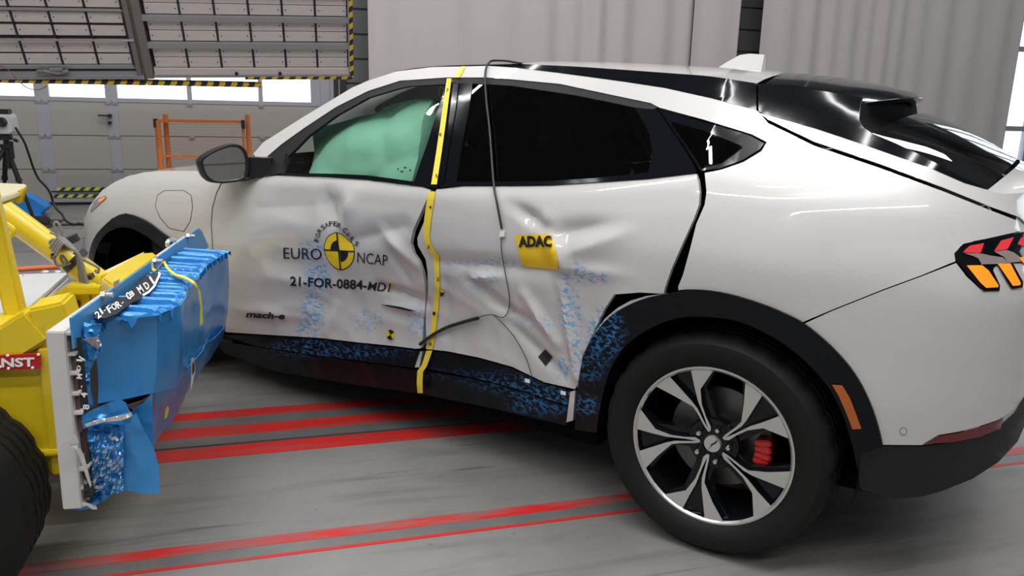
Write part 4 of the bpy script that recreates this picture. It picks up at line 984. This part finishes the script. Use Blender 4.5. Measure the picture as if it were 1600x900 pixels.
items += [text_on('EURO', (443, 404), (502.5, 405.8), (-.3, -17.3), -.004), text_on('NCAP', (558, 410.5), (605.5, 415.5), (.4, -16.8), -.004)]
items += [text_on('21-FOR-0884-', (453, 446), (573, 452.5), (.2, -13.8), .022), text_on('MD1', (574, 452.8), (608, 456), (.6, -12.8), .010, .18)]
decal_text('slogan_lettering', items[:12], M_black, front_door)['kind'] = 'stuff'
for it in items[12:]: decal_text('crash_programme_lettering', [it], M_black, front_door)
decal_text('model_badge', [text_on('mach-e', (384, 495.5), (444, 498.5), (0, -9.3), .035, .3)], M_plast, front_door, off=-.006)
def disc(x, y, rx, ry, a0=0, a1=360): 
    t = np.radians(np.linspace(a0, a1, 14)); q = [(x + rx * math.cos(k), y + ry * math.sin(k)) for k in t]; return q[:-1] if a1 - a0 >= 360 else [(x, y)] + q
t1 = decal('target_mark', [disc(610, 523, 6.5, 7.6)], M_yprint, front_door, off=-.003)
decal('target_quarters', [disc(610, 523, 6.5, 7.6, 240, 330), disc(610, 523, 6.5, 7.6, 60, 150)], M_black, t1, off=-.0045)
decal('door_handle_recess', [[(594, 476), (610, 477), (626, 479.5), (650, 486), (640, 486), (620, 482)]], M_black, front_door, off=-.002)
decal('small_target', [disc(612.5, 447.5, 3, 3.4)], M_yprint, front_door, off=-.003)
st = decal('square_sticker', [[(803.5, 368), (835, 366.5), (861, 365.5), (866, 382), (871, 405), (872, 421.5), (840, 419), (816, 416.5)]], mat('sticker_yellow', (.80, .52, .015), .4), rear_door, off=-.004)
decal_text('sticker_lettering', [text_on('ADAC', (810, 385.5), (862.5, 384.5), (-.6, -15.5), .05)], M_black, st, off=-.0085)
decal('black_diamond', [[(851.5, 546), (863.5, 558), (852.5, 572), (840.5, 557.5)]], M_black, rear_door, off=-.003)
t2 = decal('target_mark', [disc(688, 457, 6, 6.5, -90, 90)], M_yprint, rear_door, off=-.003)
decal('target_quarter', [disc(688, 457, 6, 6.5, 0, 90)], M_black, t2, off=-.0045)
def tape_strip(L, R): return list(L) + list(reversed(R))
decal('measuring_tape', [tape_strip([(698, 122.5), (690, 180), (682, 235), (673.5, 288)], [(705.5, 122.5), (698, 180), (690.5, 235), (682.5, 288)])], M_tape, car, off=-.010)
decal('measuring_tape', [[(720.5, 103.5), (727.5, 103.5), (718, 121), (710, 121)]], M_tape, car, off=-.004)
decal('measuring_tape', [tape_strip([(669, 299), (663, 340), (661, 365), (665, 385), (677, 402), (680, 450), (677, 482), (671, 530), (667, 546)], [(680, 299), (674, 340), (671, 365), (673, 382), (686, 400), (687, 450), (685, 482), (679, 530), (675.5, 546)])], M_tape, car, off=-.004)
decal('measuring_tape', [tape_strip([(666, 548), (659, 570), (652, 580), (651, 600), (652.5, 614)], [(675.5, 548), (667, 572), (661, 581), (660, 600), (660.5, 614.5)])], M_tape, car, off=-.006)
num = [text_on(c, (x, y), (x + 4, y + .5), (.2, -5), .01) for c, x, y in (('7', 697, 143), ('6', 686, 212), ('5', 680, 277), ('4', 670, 326), ('3', 667, 388), ('2', 682, 439), ('1', 676, 492), ('0', 670, 540))]
decal_text('tape_figures', [n_ for n_ in num[3:]], M_black, car, off=-.0065)
decal_text('tape_figures', [n_ for n_ in num[:3]], M_black, car, off=-.0125)
gl = [disc(628, 268, 3, 1.5), disc(641, 266, 1.4, 2), disc(622, 264.5, 1.2, 2), disc(633, 262, 2.4, 1.6)]
decal('glass_stamp', gl, M_black, car, off=.003)

# ---- wires on the car
def wire(name, px, r, m, parent, off=-.008, W=Wdent, mid=None):
    q = cast(spline(px, 6), off, W)
    return MB().tube(q, r, 7).build(name, m, parent, True, 60)
sens = empty('sensor_cable', tuple(c2r(np.array([-1.05, -.6, 1.5]))), -ANG)
tag(sens, 'thin black cable taped from the roof edge down the rear door', 'cable')
O_ = np.array([-1.05, -.6, 1.5])
def shift(o): 
    for v in o.data.vertices: v.co -= Vector(O_)
    return o
shift(wire('cable', [(766, 96), (760, 105), (758, 125), (760, 160), (765, 205), (771, 285), (777, 320), (784, 358)], .0042, M_bcable, sens, -.012))
shift(wire('cable_lead', [(783, 370), (784, 395), (790, 430), (796, 465), (794, 485), (786, 496), (770, 492), (757, 493), (747, 497)], .0016, M_bcable, sens, -.008))
shift(wire('cable_lead', [(772, 493), (790, 510), (806, 530), (822, 560), (831, 588)], .0014, M_bcable, sens, -.007))
shift(wire('cable_sleeve', [(747, 497), (725, 503), (700, 511), (680, 521), (664, 532), (656, 538)], .0068, M_bcable, sens, -.012))
shift(wire('roof_cable', [(766, 96), (772, 94.5), (790, 95), (806, 97.5), (815, 99)], .0042, M_bcable, sens, -.008))
q = cast([(781, 361), (788, 361), (787, 370), (780, 370)], -.012)
shift(MB().prism(q, (0, .008, 0)).build('cable_tape', M_wprint, sens))

# ================================================================ THE TROLLEY
LT = np.array([-2.95, .25, 0.0])
tro = tag(empty('crash_trolley', tuple(LT)), 'yellow steel crash trolley with a red name plate, left of the car', 'trolley')
def tl(p): return np.asarray(p, float) - LT
def ty(px, y): return at_y(px, y) - LT
D_ = np.array([.129, .992, 0]); D_ /= np.linalg.norm(D_); NR = np.array([D_[1], -D_[0], 0]); B0 = np.array([-2.446, -.536, 0])
MB().box(tl((-3.7, -.27, .32)), tl((-2.575, -.17, .765))).build('side_plate', M_yel, tro, bevel=.006)
MB().box(tl((-3.7, -.285, .735)), tl((-2.575, -.13, .768))).build('top_flange', M_yel, tro, bevel=.005)
MB().box(tl((-2.605, -.285, .32)), tl((-2.572, -.26, .70))).build('corner_strip', M_yel, tro, bevel=.004)
MB().box(tl((-2.70, -.300, .385)), tl((-2.574, -.262, .400))).build('ledge', M_yel, tro, bevel=.004)
def yb(name, px, y, w, h, up=(0, 0, 1)):
    q = ty(px, y); m = MB()
    for a, c in zip(q[:-1], q[1:]): m.beam(a, c, w, h, up)
    return m.build(name, M_yel, tro, bevel=.008)
yb('gusset_beam', [(-22, 556), (66, 501)], -.24, .10, .10); yb('gusset_beam', [(60, 501), (116, 489)], -.22, .13, .10)
yb('strut', [(-22, 288), (30, 512)], -.14, .05, .05, (0, 1, 0))
yb('strut_plate', [(62, 530), (85, 503)], -.25, .03, .06)
q = at_z([(158, 434), (168, 424), (214, 397), (240, 394), (247, 399), (180, 449)], .845) - LT
MB().prism(q, (0, 0, -.12)).build('front_cross_beam', M_yel, tro, bevel=.006)
q = at_z([(104, 448), (110, 439), (150, 441), (156, 448)], .72) - LT
MB().prism(q, (0, 0, -.03)).build('cross_plate', M_yel, tro, bevel=.004)
MB().prism(ty([(20, 500), (104, 447.5), (156, 447.5), (150, 470), (130, 482), (60, 500)], .42), (0, .03, 0)).build('front_wall', M_yel, tro)
MB().prism(ty([(65, 486), (66, 474), (71, 469.5), (121, 469.5), (126, 474), (124, 484)], .40), (0, .01, 0)).build('wall_slot', M_black, tro)
MB().beam(tl((-2.615, -.24, .45)), tl((-2.467, .90, .45)), .075, .15).build('front_cross_beam', M_yel, tro, bevel=.008)
MB().tube(ty([(-40, 298), (172, 452)], .60), .0445, 20).build('round_brace', M_yel, tro, True, 50)
e_ = ty([(168, 449)], .6)[0]; MB().beam(e_, tl((-2.43, .62, .74)), .09, .11).build('brace_foot', M_yel, tro, bevel=.008)
MB().box(tl((-2.90, .0, .36)), tl((-2.58, .95, .50))).build('front_box', M_yel, tro, bevel=.01)
MB().box(tl((-4.1, 1.05, .36)), tl((-2.58, 1.15, .52))).build('side_plate', M_yel, tro, bevel=.006)
for (x0, x1) in ((-3.33, -2.92), (-3.78, -3.345), (-4.2, -3.79)):
    MB().box(tl((x0, .05, .535)), tl((x1, 1.42, .552))).build('deck_plate', M_deck, tro, bevel=.002)
for k, z in enumerate((.515, .492, .462)): MB().box(tl((-2.945 + .012 * (k % 2), .05, z - .012)), tl((-2.915 + .016 * k, 1.42, z + .012))).build('deck_profile', M_bare, tro)
for px in ((70, 424.5), (90, 424.5), (110, 424.5), (30, 431)):
    q = at_z([px], .553)[0] - LT; MB().lathe([(0, .006), (.012, .006), (.020, 0), (.020, -.002)], 12, 'z', tuple(q)).build('deck_bolt', M_steel, tro, True)
tp_ = at_z([(-40, 284), (41, 287.5), (38, 296), (-40, 322)], 1.10) - LT
MB().prism(tp_, (0, 0, -.016)).build('top_bracket', mat('sheen_yellow', (.74, .68, .42), .3, coat=.4), tro, bevel=.003)  # bright reflection on the top put into a paler yellow
q = at_y([(-30, 322), (39, 293), (33, 316), (28, 320), (21, 314), (-30, 332)], .02) - LT
MB().prism(q, (0, .03, 0)).build('bracket_gusset', M_yel, tro, bevel=.003)
q = at_y([(-5, 307), (30, 298), (27, 302), (-5, 313)], .012) - LT; MB().prism(q, (0, .006, 0)).build('bracket_slot', M_soft, tro)
MB().tube(spline(ty([(-6, 343), (12, 352), (20, 360), (14, 367), (-6, 356)], .5), 5), .011, 8).build('cable_loop', M_yel, tro, True)
# name plate
npx = [(-30, 557), (60, 552.5), (63.5, 555), (64.5, 573), (61, 576.5), (-30, 580)]
plate = MB().prism(ty(npx, -.300), (0, .006, 0)).build('name_plate', M_sign, tro)
v, f = text_on('NST', (2, 573.3), (54, 572), (-.2, -13.0), .035)
MB().add(ty(v, -.3035), [tuple(reversed(t)) for t in f]).build('plate_lettering', M_wprint, plate)
for a in ((12, 555.5), (60, 554), (13.5, 575.5), (51, 574.5), (0.5, 573)): MB().lathe([(0, -.004), (.0035, -.003), (.004, .0)], 8, 'y', tuple(ty([a], -.300)[0])).build('rivet', M_wprint, plate, True)
# wheels
tv, tf = tyre(.315, .18, -.52, -.29, 72, 1)
def trolley_wheel(y):
    m = MB().add(tv, tf); o = m.build('trolley_wheel', M_rub, tro, True, 30); o.location = tuple(tl((-2.915, y, .315)))
    MB().lathe([(.185, -.515), (.178, -.50), (.17, -.45), (.10, -.44), (.04, -.46), (0, -.46)], 36, 'y').build('wheel_disc', M_soft, o, True, 40)
    return o
trolley_wheel(0.0)
# cables strapped to the brace
random.seed(3)
for k in range(4):
    c = [(78 + 3 * k, 388 + 4 * k), (92 + 2 * k, 372 + 3 * k), (108, 380 + 2 * k), (120 + k, 398), (124 + 3 * k, 430), (127 + 4 * k, 452), (128 + 6 * k, 480 + 3 * (k % 2))]
    MB().tube(spline(ty(c, .46 - .012 * k), 6), .0058, 7).build('signal_cable', M_cable, tro, True)
for c in ([(90, 372), (85, 352), (88, 347), (94, 354), (99, 374)], [(83, 400), (88, 413), (99, 415), (104, 409), (97, 399), (95, 404), (101, 413), (110, 411)], [(78, 363), (92, 369), (97, 373)], [(115, 395), (135, 408), (150, 416), (154, 419), (153, 426), (148, 422)], [(80, 383), (78, 378), (84, 374), (92, 376)]):
    MB().tube(spline(ty(c, .47), 6), .0050, 7).build('signal_cable', M_cable, tro, True)
for px in ([(98, 374), (104, 384)], [(113, 404), (122, 411)]):
    q = ty(px, .60); MB().tube(q, .053, 16).build('strap', M_black, tro, True, 50)
MB().prism(ty([(79, 397), (88, 390), (92, 396), (86, 404), (80, 405)], .5), (0, .008, 0)).build('strap_tail', M_black, tro)
MB().prism(ty([(126, 434), (141, 430), (144, 437), (131, 438)], .47), (0, .05, 0)).build('cable_plug', M_soft, tro)

# ================================================================ THE BARRIER
LB = np.array([-2.45, .1, 0.0])
bar_ = tag(empty('crash_barrier', tuple(LB)), 'blue crushed honeycomb barrier bolted to the trolley front, against the car', 'barrier')
def bp(px, out=.0): return at_plane(px, B0 + NR * out, NR) - LB
def be(px, a=0.0): return at_plane(px, B0 + D_ * a, D_) - LB
fl_ = bp([(112, 497), (306, 360), (311, 357), (316, 362), (326, 385), (300, 410), (160, 512), (117, 545)])
MB().prism(fl_, tuple(-NR * .006)).build('back_plate', M_bluepl, bar_)
def bolt(px):
    q = bp([px])[0]; t = NR
    MB().tube([q, q + t * .012], .0125, 6).tube([q + t * .012, q + t * .03], .007, 10).build('bolt', M_steel, bar_)
for px in ((158.5, 461), (239.5, 408), (292, 369)): bolt(px)
MB().prism(bp([(177, 441), (186, 436), (186, 446), (178, 452)], .002), tuple(NR * .001)).build('tape_scrap', M_lampgrey, bar_)
MB().tube(spline(bp([(262, 385), (262, 378), (268, 374.5), (273, 376)], -.01), 5), .008, 8).build('lifting_eye', M_foil, bar_, True)
ends = be([(70, 518), (101.5, 518.5), (128.5, 795), (98, 797)])
MB().prism(ends, tuple(D_ * 1.36)).build('mounting_frame', M_bare, bar_, bevel=.003)
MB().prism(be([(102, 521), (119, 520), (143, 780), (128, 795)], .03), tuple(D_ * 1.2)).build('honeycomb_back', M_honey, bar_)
for (x, y, w) in ((103.5, 522, 13), (106, 554, 12), (108.5, 584, 14), (111.5, 616, 12), (115, 646, 14), (122.5, 734, 13), (126, 763, 16)):
    MB().prism(be([(x, y - 1.8), (x + w, y - 1.8), (x + w, y + 2.2), (x, y + 2.2)], .004), tuple(D_ * .07)).build('frame_rib', M_bare, bar_)
for (x, y) in ((104, 527), (106.5, 557), (109, 588), (112, 620), (116, 650), (121, 710), (124, 738)):
    c = [(x + 8, y), (x + 4.5, y + 7), (x + 3, y + 14), (x + 5, y + 20), (x + 9, y + 25), (x + 12, y + 25), (x + 11, y)]
    MB().prism(be(c, .02), tuple(D_ * .3)).build('core_cell', mat('core_board', (.13, .075, .05), .6), bar_)
MB().prism(be([(111, 797), (145, 789), (148, 793), (125, 798)], .02), tuple(D_ * .5)).build('bottom_strip', M_bluepl, bar_)

def patch(name, px, y, m, amp=.006, fr=14, res=5.0, seed=0, thick=.004, yfun=None, crease=0.0, sharp=30, kind=None):
    """sheet of foil: outline as seen, standing at depth y, crumpled towards the viewer"""
    O = resample(px, res * 1.2); xz, tri = mesh2d(O, res)
    yy = np.full(len(xz), y) if yfun is None else yfun(xz)
    A = at_y(xz, yy); n1 = vnoise(A[:, 0] * fr * 1.0 + seed, A[:, 2] * fr, seed); n2 = np.abs(vnoise(A[:, 0] * fr * 2.7 + 3, A[:, 2] * fr * 2.1 + seed, seed + 1))
    yy = yy + amp * 2 * n1 + crease * 2 * n2
    A = at_y(xz, yy) - LB; B = A + np.array([.0, thick, 0]); n = len(A); fs = []; ed = {}
    for f in tri:
        a, b, c = (A[i] for i in f); f = f if np.cross(b - a, c - a)[1] < 0 else (f[0], f[2], f[1]); fs.append(f)
        for k in range(3): ed[(f[k], f[(k + 1) % 3])] = 1
    g = list(fs) + [tuple(n + i for i in reversed(f)) for f in fs] + [(b, a, n + a, n + b) for (a, b) in ed if (b, a) not in ed]
    o = obj(name, np.vstack([A, B]), g, m, bar_, True, sharp)
    if kind: o['kind'] = kind
    return o
def sheet(name, top, mid, bot, m, nu=60, nv=30, amp=.008, fr=9, seed=0, thick=.005, crease=0.0):
    """foil sheet hung between edge curves (3D points); pushed in and out along the barrier axis"""
    A = [np.asarray(k) - LB for k in (top, mid, bot)]
    V = []
    for j in range(nv + 1):
        t = j / nv
        for i in range(nu + 1):
            s = i / nu * (len(A[0]) - 1); i0 = int(min(s, len(A[0]) - 2)); w = s - i0
            p = [a[i0] * (1 - w) + a[i0 + 1] * w for a in A]
            V.append(p[0] * (1 - t) * (1 - 2 * t) + p[1] * 4 * t * (1 - t) + p[2] * t * (2 * t - 1))
    V = np.array(V); n1 = vnoise(V[:, 1] * fr + seed, V[:, 2] * fr, seed); n2 = np.abs(vnoise(V[:, 1] * fr * 2, V[:, 2] * fr * 1.4 + seed, seed + 1)) - .2
    edge = np.minimum(1, np.minimum.reduce([np.tile(np.linspace(0, 1, nu + 1), nv + 1), 1 - np.tile(np.linspace(0, 1, nu + 1), nv + 1)]) * 12 + .3)
    V = V + (NR * 1.0 + np.array([0, -.3, 0]))[None, :] * ((amp * 2 * n1 + crease * 2 * n2) * edge)[:, None]
    B = V - np.array([thick, 0, 0]); n = len(V); k = nu + 1
    fs = [(j * k + i, j * k + i + 1, (j + 1) * k + i + 1, (j + 1) * k + i) for j in range(nv) for i in range(nu)]
    loop = [i for i in range(nu + 1)] + [j * k + nu for j in range(1, nv + 1)] + [nv * k + i for i in range(nu - 1, -1, -1)] + [j * k for j in range(nv - 1, 0, -1)]
    g = [tuple(reversed(f)) for f in fs] + [tuple(n + i for i in f) for f in fs] + [(a, b, n + b, n + a) for a, b in zip(loop, loop[1:] + loop[:1])]
    return obj(name, np.vstack([V, B]), g, m, bar_, True, 35)
tops = [(158, 505), (200, 496), (245, 492), (280, 477), (300, 441), (326, 412), (356, 393)]
T3 = at_z(tops, .80); T3[:3] = T3[:3]
mids = [(139, 575), (198, 560), (243, 552), (279, 540), (301, 503), (327, 476), (357, 455)]
bots = [(144, 632), (200, 623), (240, 614), (276, 604), (300, 566), (327, 536), (352, 512)]
M3 = at_y(mids, T3[:, 1] + .02); M3[3:] = at_y(mids[3:], T3[3:, 1] + np.array([.02, .05, .12, .22])); Bt3 = at_y(bots, T3[:, 1] + np.array([.0, .0, .02, .05, .12, .22, .36]))
sheet('front_sheet', T3, M3, Bt3, M_blue, 72, 30, .007, 6, 3, crease=.004)
lb_ = [(238, 698), (262, 668), (290, 622), (320, 573), (349, 528)]
lt_ = [(238, 612), (274, 603), (300, 564), (327, 534), (353, 508)]
LTp = at_y(lt_, np.array([-.30, -.18, .10, .42, .80])); LBp = at_y(lb_, np.array([-.14, .02, .32, .66, 1.0])); LMp = at_y([( (a[0] + c[0]) / 2, (a[1] + c[1]) / 2) for a, c in zip(lt_, lb_)], np.array([-.23, -.08, .2, .53, .9]))
sheet('lower_sheet', LTp, LMp, LBp, M_blue, 48, 16, .010, 7, 8, crease=.008)
# pleated top of the honeycomb
fp = at_z(tops, .803) - B0; fa, fo = fp @ D_, fp @ NR
fa[0], fa[1], fa[2] = .11, .165, .185                       # near end of the block
ka = np.concatenate([[-.02], fa, [fa[-1] + .12]]); ko = np.concatenate([[.03], fo, [fo[-1] + .02]])
npl, per, nc = 25, 18, 16; nt_ = npl * per; V = []; rng = np.random.RandomState(4); a1 = 1.13
amp_ = rng.uniform(.5, 1.4, npl + 1); cut_ = rng.uniform(.10, .24, npl + 1); lift_ = rng.uniform(-.006, .004, npl + 1)
for i in range(nt_ + 1):
    q = i / nt_; a = .03 + (a1 - .03) * q; oo = np.interp(a, ka, ko)
    for j in range(nc + 1):
        t = j / nc; u = (q * npl + .10 * math.sin(t * 4 + q * 60) + .12 * float(vnoise(t * 3., q * 30., 4))) % npl; p_ = int(u); u -= p_
        hh = lift_[p_] + .010 * amp_[p_] * math.sin(math.pi * min(1, u * 1.1)) if u > cut_[p_] else -.030 * (.6 + .4 * t) * math.sin(math.pi * u / cut_[p_])
        if t > .86: hh = hh * .8 + .014 * float(vnoise(a * 60, t * 14, 6))
        if t == 1: hh = min(hh, .0)
        V.append(B0 - LB + D_ * a + NR * (.008 + (oo - .008) * t) + np.array([0, 0, .812 - .010 * t + hh]))
k = nc + 1; fs = [(i * k + j, i * k + j + 1, (i + 1) * k + j + 1, (i + 1) * k + j) for i in range(nt_) for j in range(nc)]
o = obj('honeycomb_top', V, fs, M_pleat, bar_, True, 18)
# black labels with white lettering
lab = [(146, 497), (154, 484), (165, 473), (180, 469), (187, 460), (197, 457), (210, 448), (221, 430), (249, 425), (250, 429), (241, 448), (232, 457), (224, 461), (217, 468), (206, 472), (190, 484), (180, 491), (165, 497)]
L3 = at_z(lab, .826) - LB
lo = MB().prism(L3, (0, 0, -.004)).build('label', M_paper, bar_)
MB().prism(at_z([(246, 424.5), (250.5, 424.5), (251, 429), (242, 448), (233, 457), (224, 462), (222, 460), (231, 455), (239, 447), (247.5, 429), (247, 426)], .8268) - LB, (0, 0, -.002)).build('label_edge', M_wprint, lo)
ltx = []
ch = [('2', 153, 491.5, 9), ('1', 158, 486, 8), ('-', 163, 484, 5), ('F', 171, 482.5, 9), ('O', 178, 479, 8), ('R', 185, 475.5, 9), ('-', 191, 472, 5), ('0', 201, 462, 9), ('8', 205.5, 459, 7), ('M', 219, 452, 10), ('D', 229, 446, 9), ('1', 237, 437.5, 10)]
for c, x, y, h in ch:
    a = math.radians(-38); d = np.array([math.cos(a), math.sin(a)]); up = np.array([-.55, -.83]); w = {'-': 1.8, '1': 1.5}.get(c, 3.6)
    h *= 1.2; ltx.append(text_on(c, np.array([x, y]) - d * w - up * h / 2, np.array([x, y]) + d * w - up * h / 2, up * h, .02))
for v, f in ltx: MB().add(at_z(v, .8275) - LB, f).build('label_letter', M_wprint, lo)
lv = MB().prism(be([(119, 528), (126, 527), (132, 575), (138, 640), (131, 646), (127, 600)], -.006), tuple(D_ * .004)).build('label', M_paper, bar_)
for c, x, y, h in (('8', 132.5, 636, 9), ('4', 129, 617, 10), ('-', 124, 604, 8), ('M', 122, 588, 8), ('D', 121, 575, 6), ('1', 122, 563, 9), ('/', 126, 560, 9)):
    d = np.array([.10, -1.0]); up = np.array([-1.0, -.1]); w = 4.0 if c not in '-1' else 1.6
    v, f = text_on(c, np.array([x + 2, y]) - d * w - up * h / 2, np.array([x + 2, y]) + d * w - up * h / 2, up * h, .03); MB().add(be(v, -.0105), [tuple(reversed(t)) for t in f]).build('label_letter', M_wprint, lv)
# crushed lower block
patch('crumpled_foil', [(118, 522), (128, 514), (146, 507), (158, 506), (157, 530), (161, 546), (150, 560), (136, 588), (127, 604), (121, 560)], -.50, M_bluec, .010, 24, 3.0, 5, crease=.012)
patch('crumpled_edge', [(126, 600), (136, 588), (140, 580), (141, 610), (146, 634), (137, 640), (131, 620)], -.50, M_bluec, .006, 30, 3.0, 6, crease=.010)
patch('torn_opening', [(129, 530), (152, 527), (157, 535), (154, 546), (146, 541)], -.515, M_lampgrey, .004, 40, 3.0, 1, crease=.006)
patch('fold_sheet', [(128, 650), (146, 640), (170, 630), (188, 625), (197, 631), (201, 641), (207, 648), (204, 660), (192, 664), (160, 662), (130, 670), (128, 660)], -.52, M_bluec, .014, 12, 3.5, 2, crease=.012)
patch('foil_edge', [(132, 663), (150, 657), (175, 652), (205, 645), (207, 650), (190, 657), (160, 660), (135, 667)], -.532, M_foil, .006, 30, 3.0, 2, crease=.008)
patch('crushed_honeycomb', [(121, 676), (132, 668), (160, 662), (193, 662), (193, 768), (176, 772), (158, 785), (147, 790), (141, 760), (134, 715)], -.49, M_bluec, .010, 30, 2.2, 9, crease=.012, sharp=20)
random.seed(11)
for k in range(120):
    x, y = random.uniform(140, 192), random.uniform(682, 772)
    if x < 140 + (y - 690) * .1: continue
    w, h = random.uniform(1.5, 7) * random.random() ** 2 + .8, random.uniform(.4, .9); r = random.uniform(-.9, .3)
    MB().prism(at_y([(x - w / 2, y - r * w / 2), (x + w / 2, y + r * w / 2), (x + w / 2, y + r * w / 2 + h), (x - w / 3, y - r * w / 3 + h)], -.515) - LB, (0, .01, .003)).build('foil_shred', M_foil, bar_)
patch('lower_flap', [(193, 664), (206, 652), (212, 646), (226, 676), (240, 700), (248, 730), (249.5, 772), (215, 770), (192, 766)], -.47, M_blue, .008, 7, 5.0, 12, crease=.006)
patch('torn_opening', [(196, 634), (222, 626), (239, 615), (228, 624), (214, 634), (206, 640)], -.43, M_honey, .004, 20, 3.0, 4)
patch('side_flap', [(205, 650), (207, 640), (222, 631), (238, 616), (238, 650), (240, 698), (226, 676)], -.40, M_blue, .008, 8, 4.0, 7, crease=.004)
patch('foil_shard', [(94, 698), (100, 691), (112, 684), (119, 678), (123, 690), (121, 704), (112, 697), (103, 694), (96, 701)], -.56, M_foil, .006, 30, 3.0, 3)
patch('foil_shard', [(119, 702), (125, 700), (131, 712), (137, 735), (143, 758), (141, 762), (132, 738), (124, 714)], -.545, M_foil, .004, 30, 3.0, 4)
patch('foil_shard', [(128, 784), (138, 787), (150, 792), (152, 796), (144, 796), (136, 790), (130, 792)], -.55, M_foil, .004, 30, 3.0, 8)
patch('label_scrap', [(130, 745), (145, 742), (146, 770), (141, 784), (131, 780)], -.535, M_paper, .010, 30, 3.0, 8, crease=.006)
# yellow tape over the barrier
def ytape(px, zs, w): 
    q = spline(px, 5); A = at_z(q, np.interp(np.linspace(0, 1, len(q)), np.linspace(0, 1, len(zs)), zs)) - LB; m = MB()
    V = []; 
    for p in A: V += [p - D_ * w / 2, p + D_ * w / 2, p + D_ * w / 2 + np.array([0, 0, .003]), p - D_ * w / 2 + np.array([0, 0, .003])]
    n = len(A); fs = [(4 * i + a, 4 * i + (a + 1) % 4, 4 * (i + 1) + (a + 1) % 4, 4 * (i + 1) + a) for i in range(n - 1) for a in range(4)] + [(0, 1, 2, 3), (4 * n - 1, 4 * n - 2, 4 * n - 3, 4 * n - 4)]
    return m.add(V, fs).build('yellow_tape', M_tape, bar_, True, 50)
ytape([(238, 410), (239, 421), (244, 423), (250, 416), (256, 410), (262, 420), (274, 430), (290, 435), (303, 443), (308, 449)], [.86, .835, .83, .845, .855, .84, .83, .825, .82, .80], .022)
patch('yellow_tape', [(308, 449), (313, 455), (316, 480), (317, 505), (312, 510), (313, 480), (310, 458)], .12, M_tape, .002, 10, 3.0, 1, thick=.002)
patch('sheet_tear', [(298, 561), (303, 558), (306, 576), (301, 600), (297, 612), (299, 590)], .02, M_foil, .004, 20, 3.0, 1)
patch('sheet_tear', [(300, 570), (303.5, 566), (304, 580), (300.5, 588)], .005, M_honey, .002, 20, 3.0, 1)
patch('target_dot', [(258, 641), (262, 634), (264, 640), (261, 652), (257, 655)], -.21, M_tape, .001, 20, 3.0, 1, thick=.002)
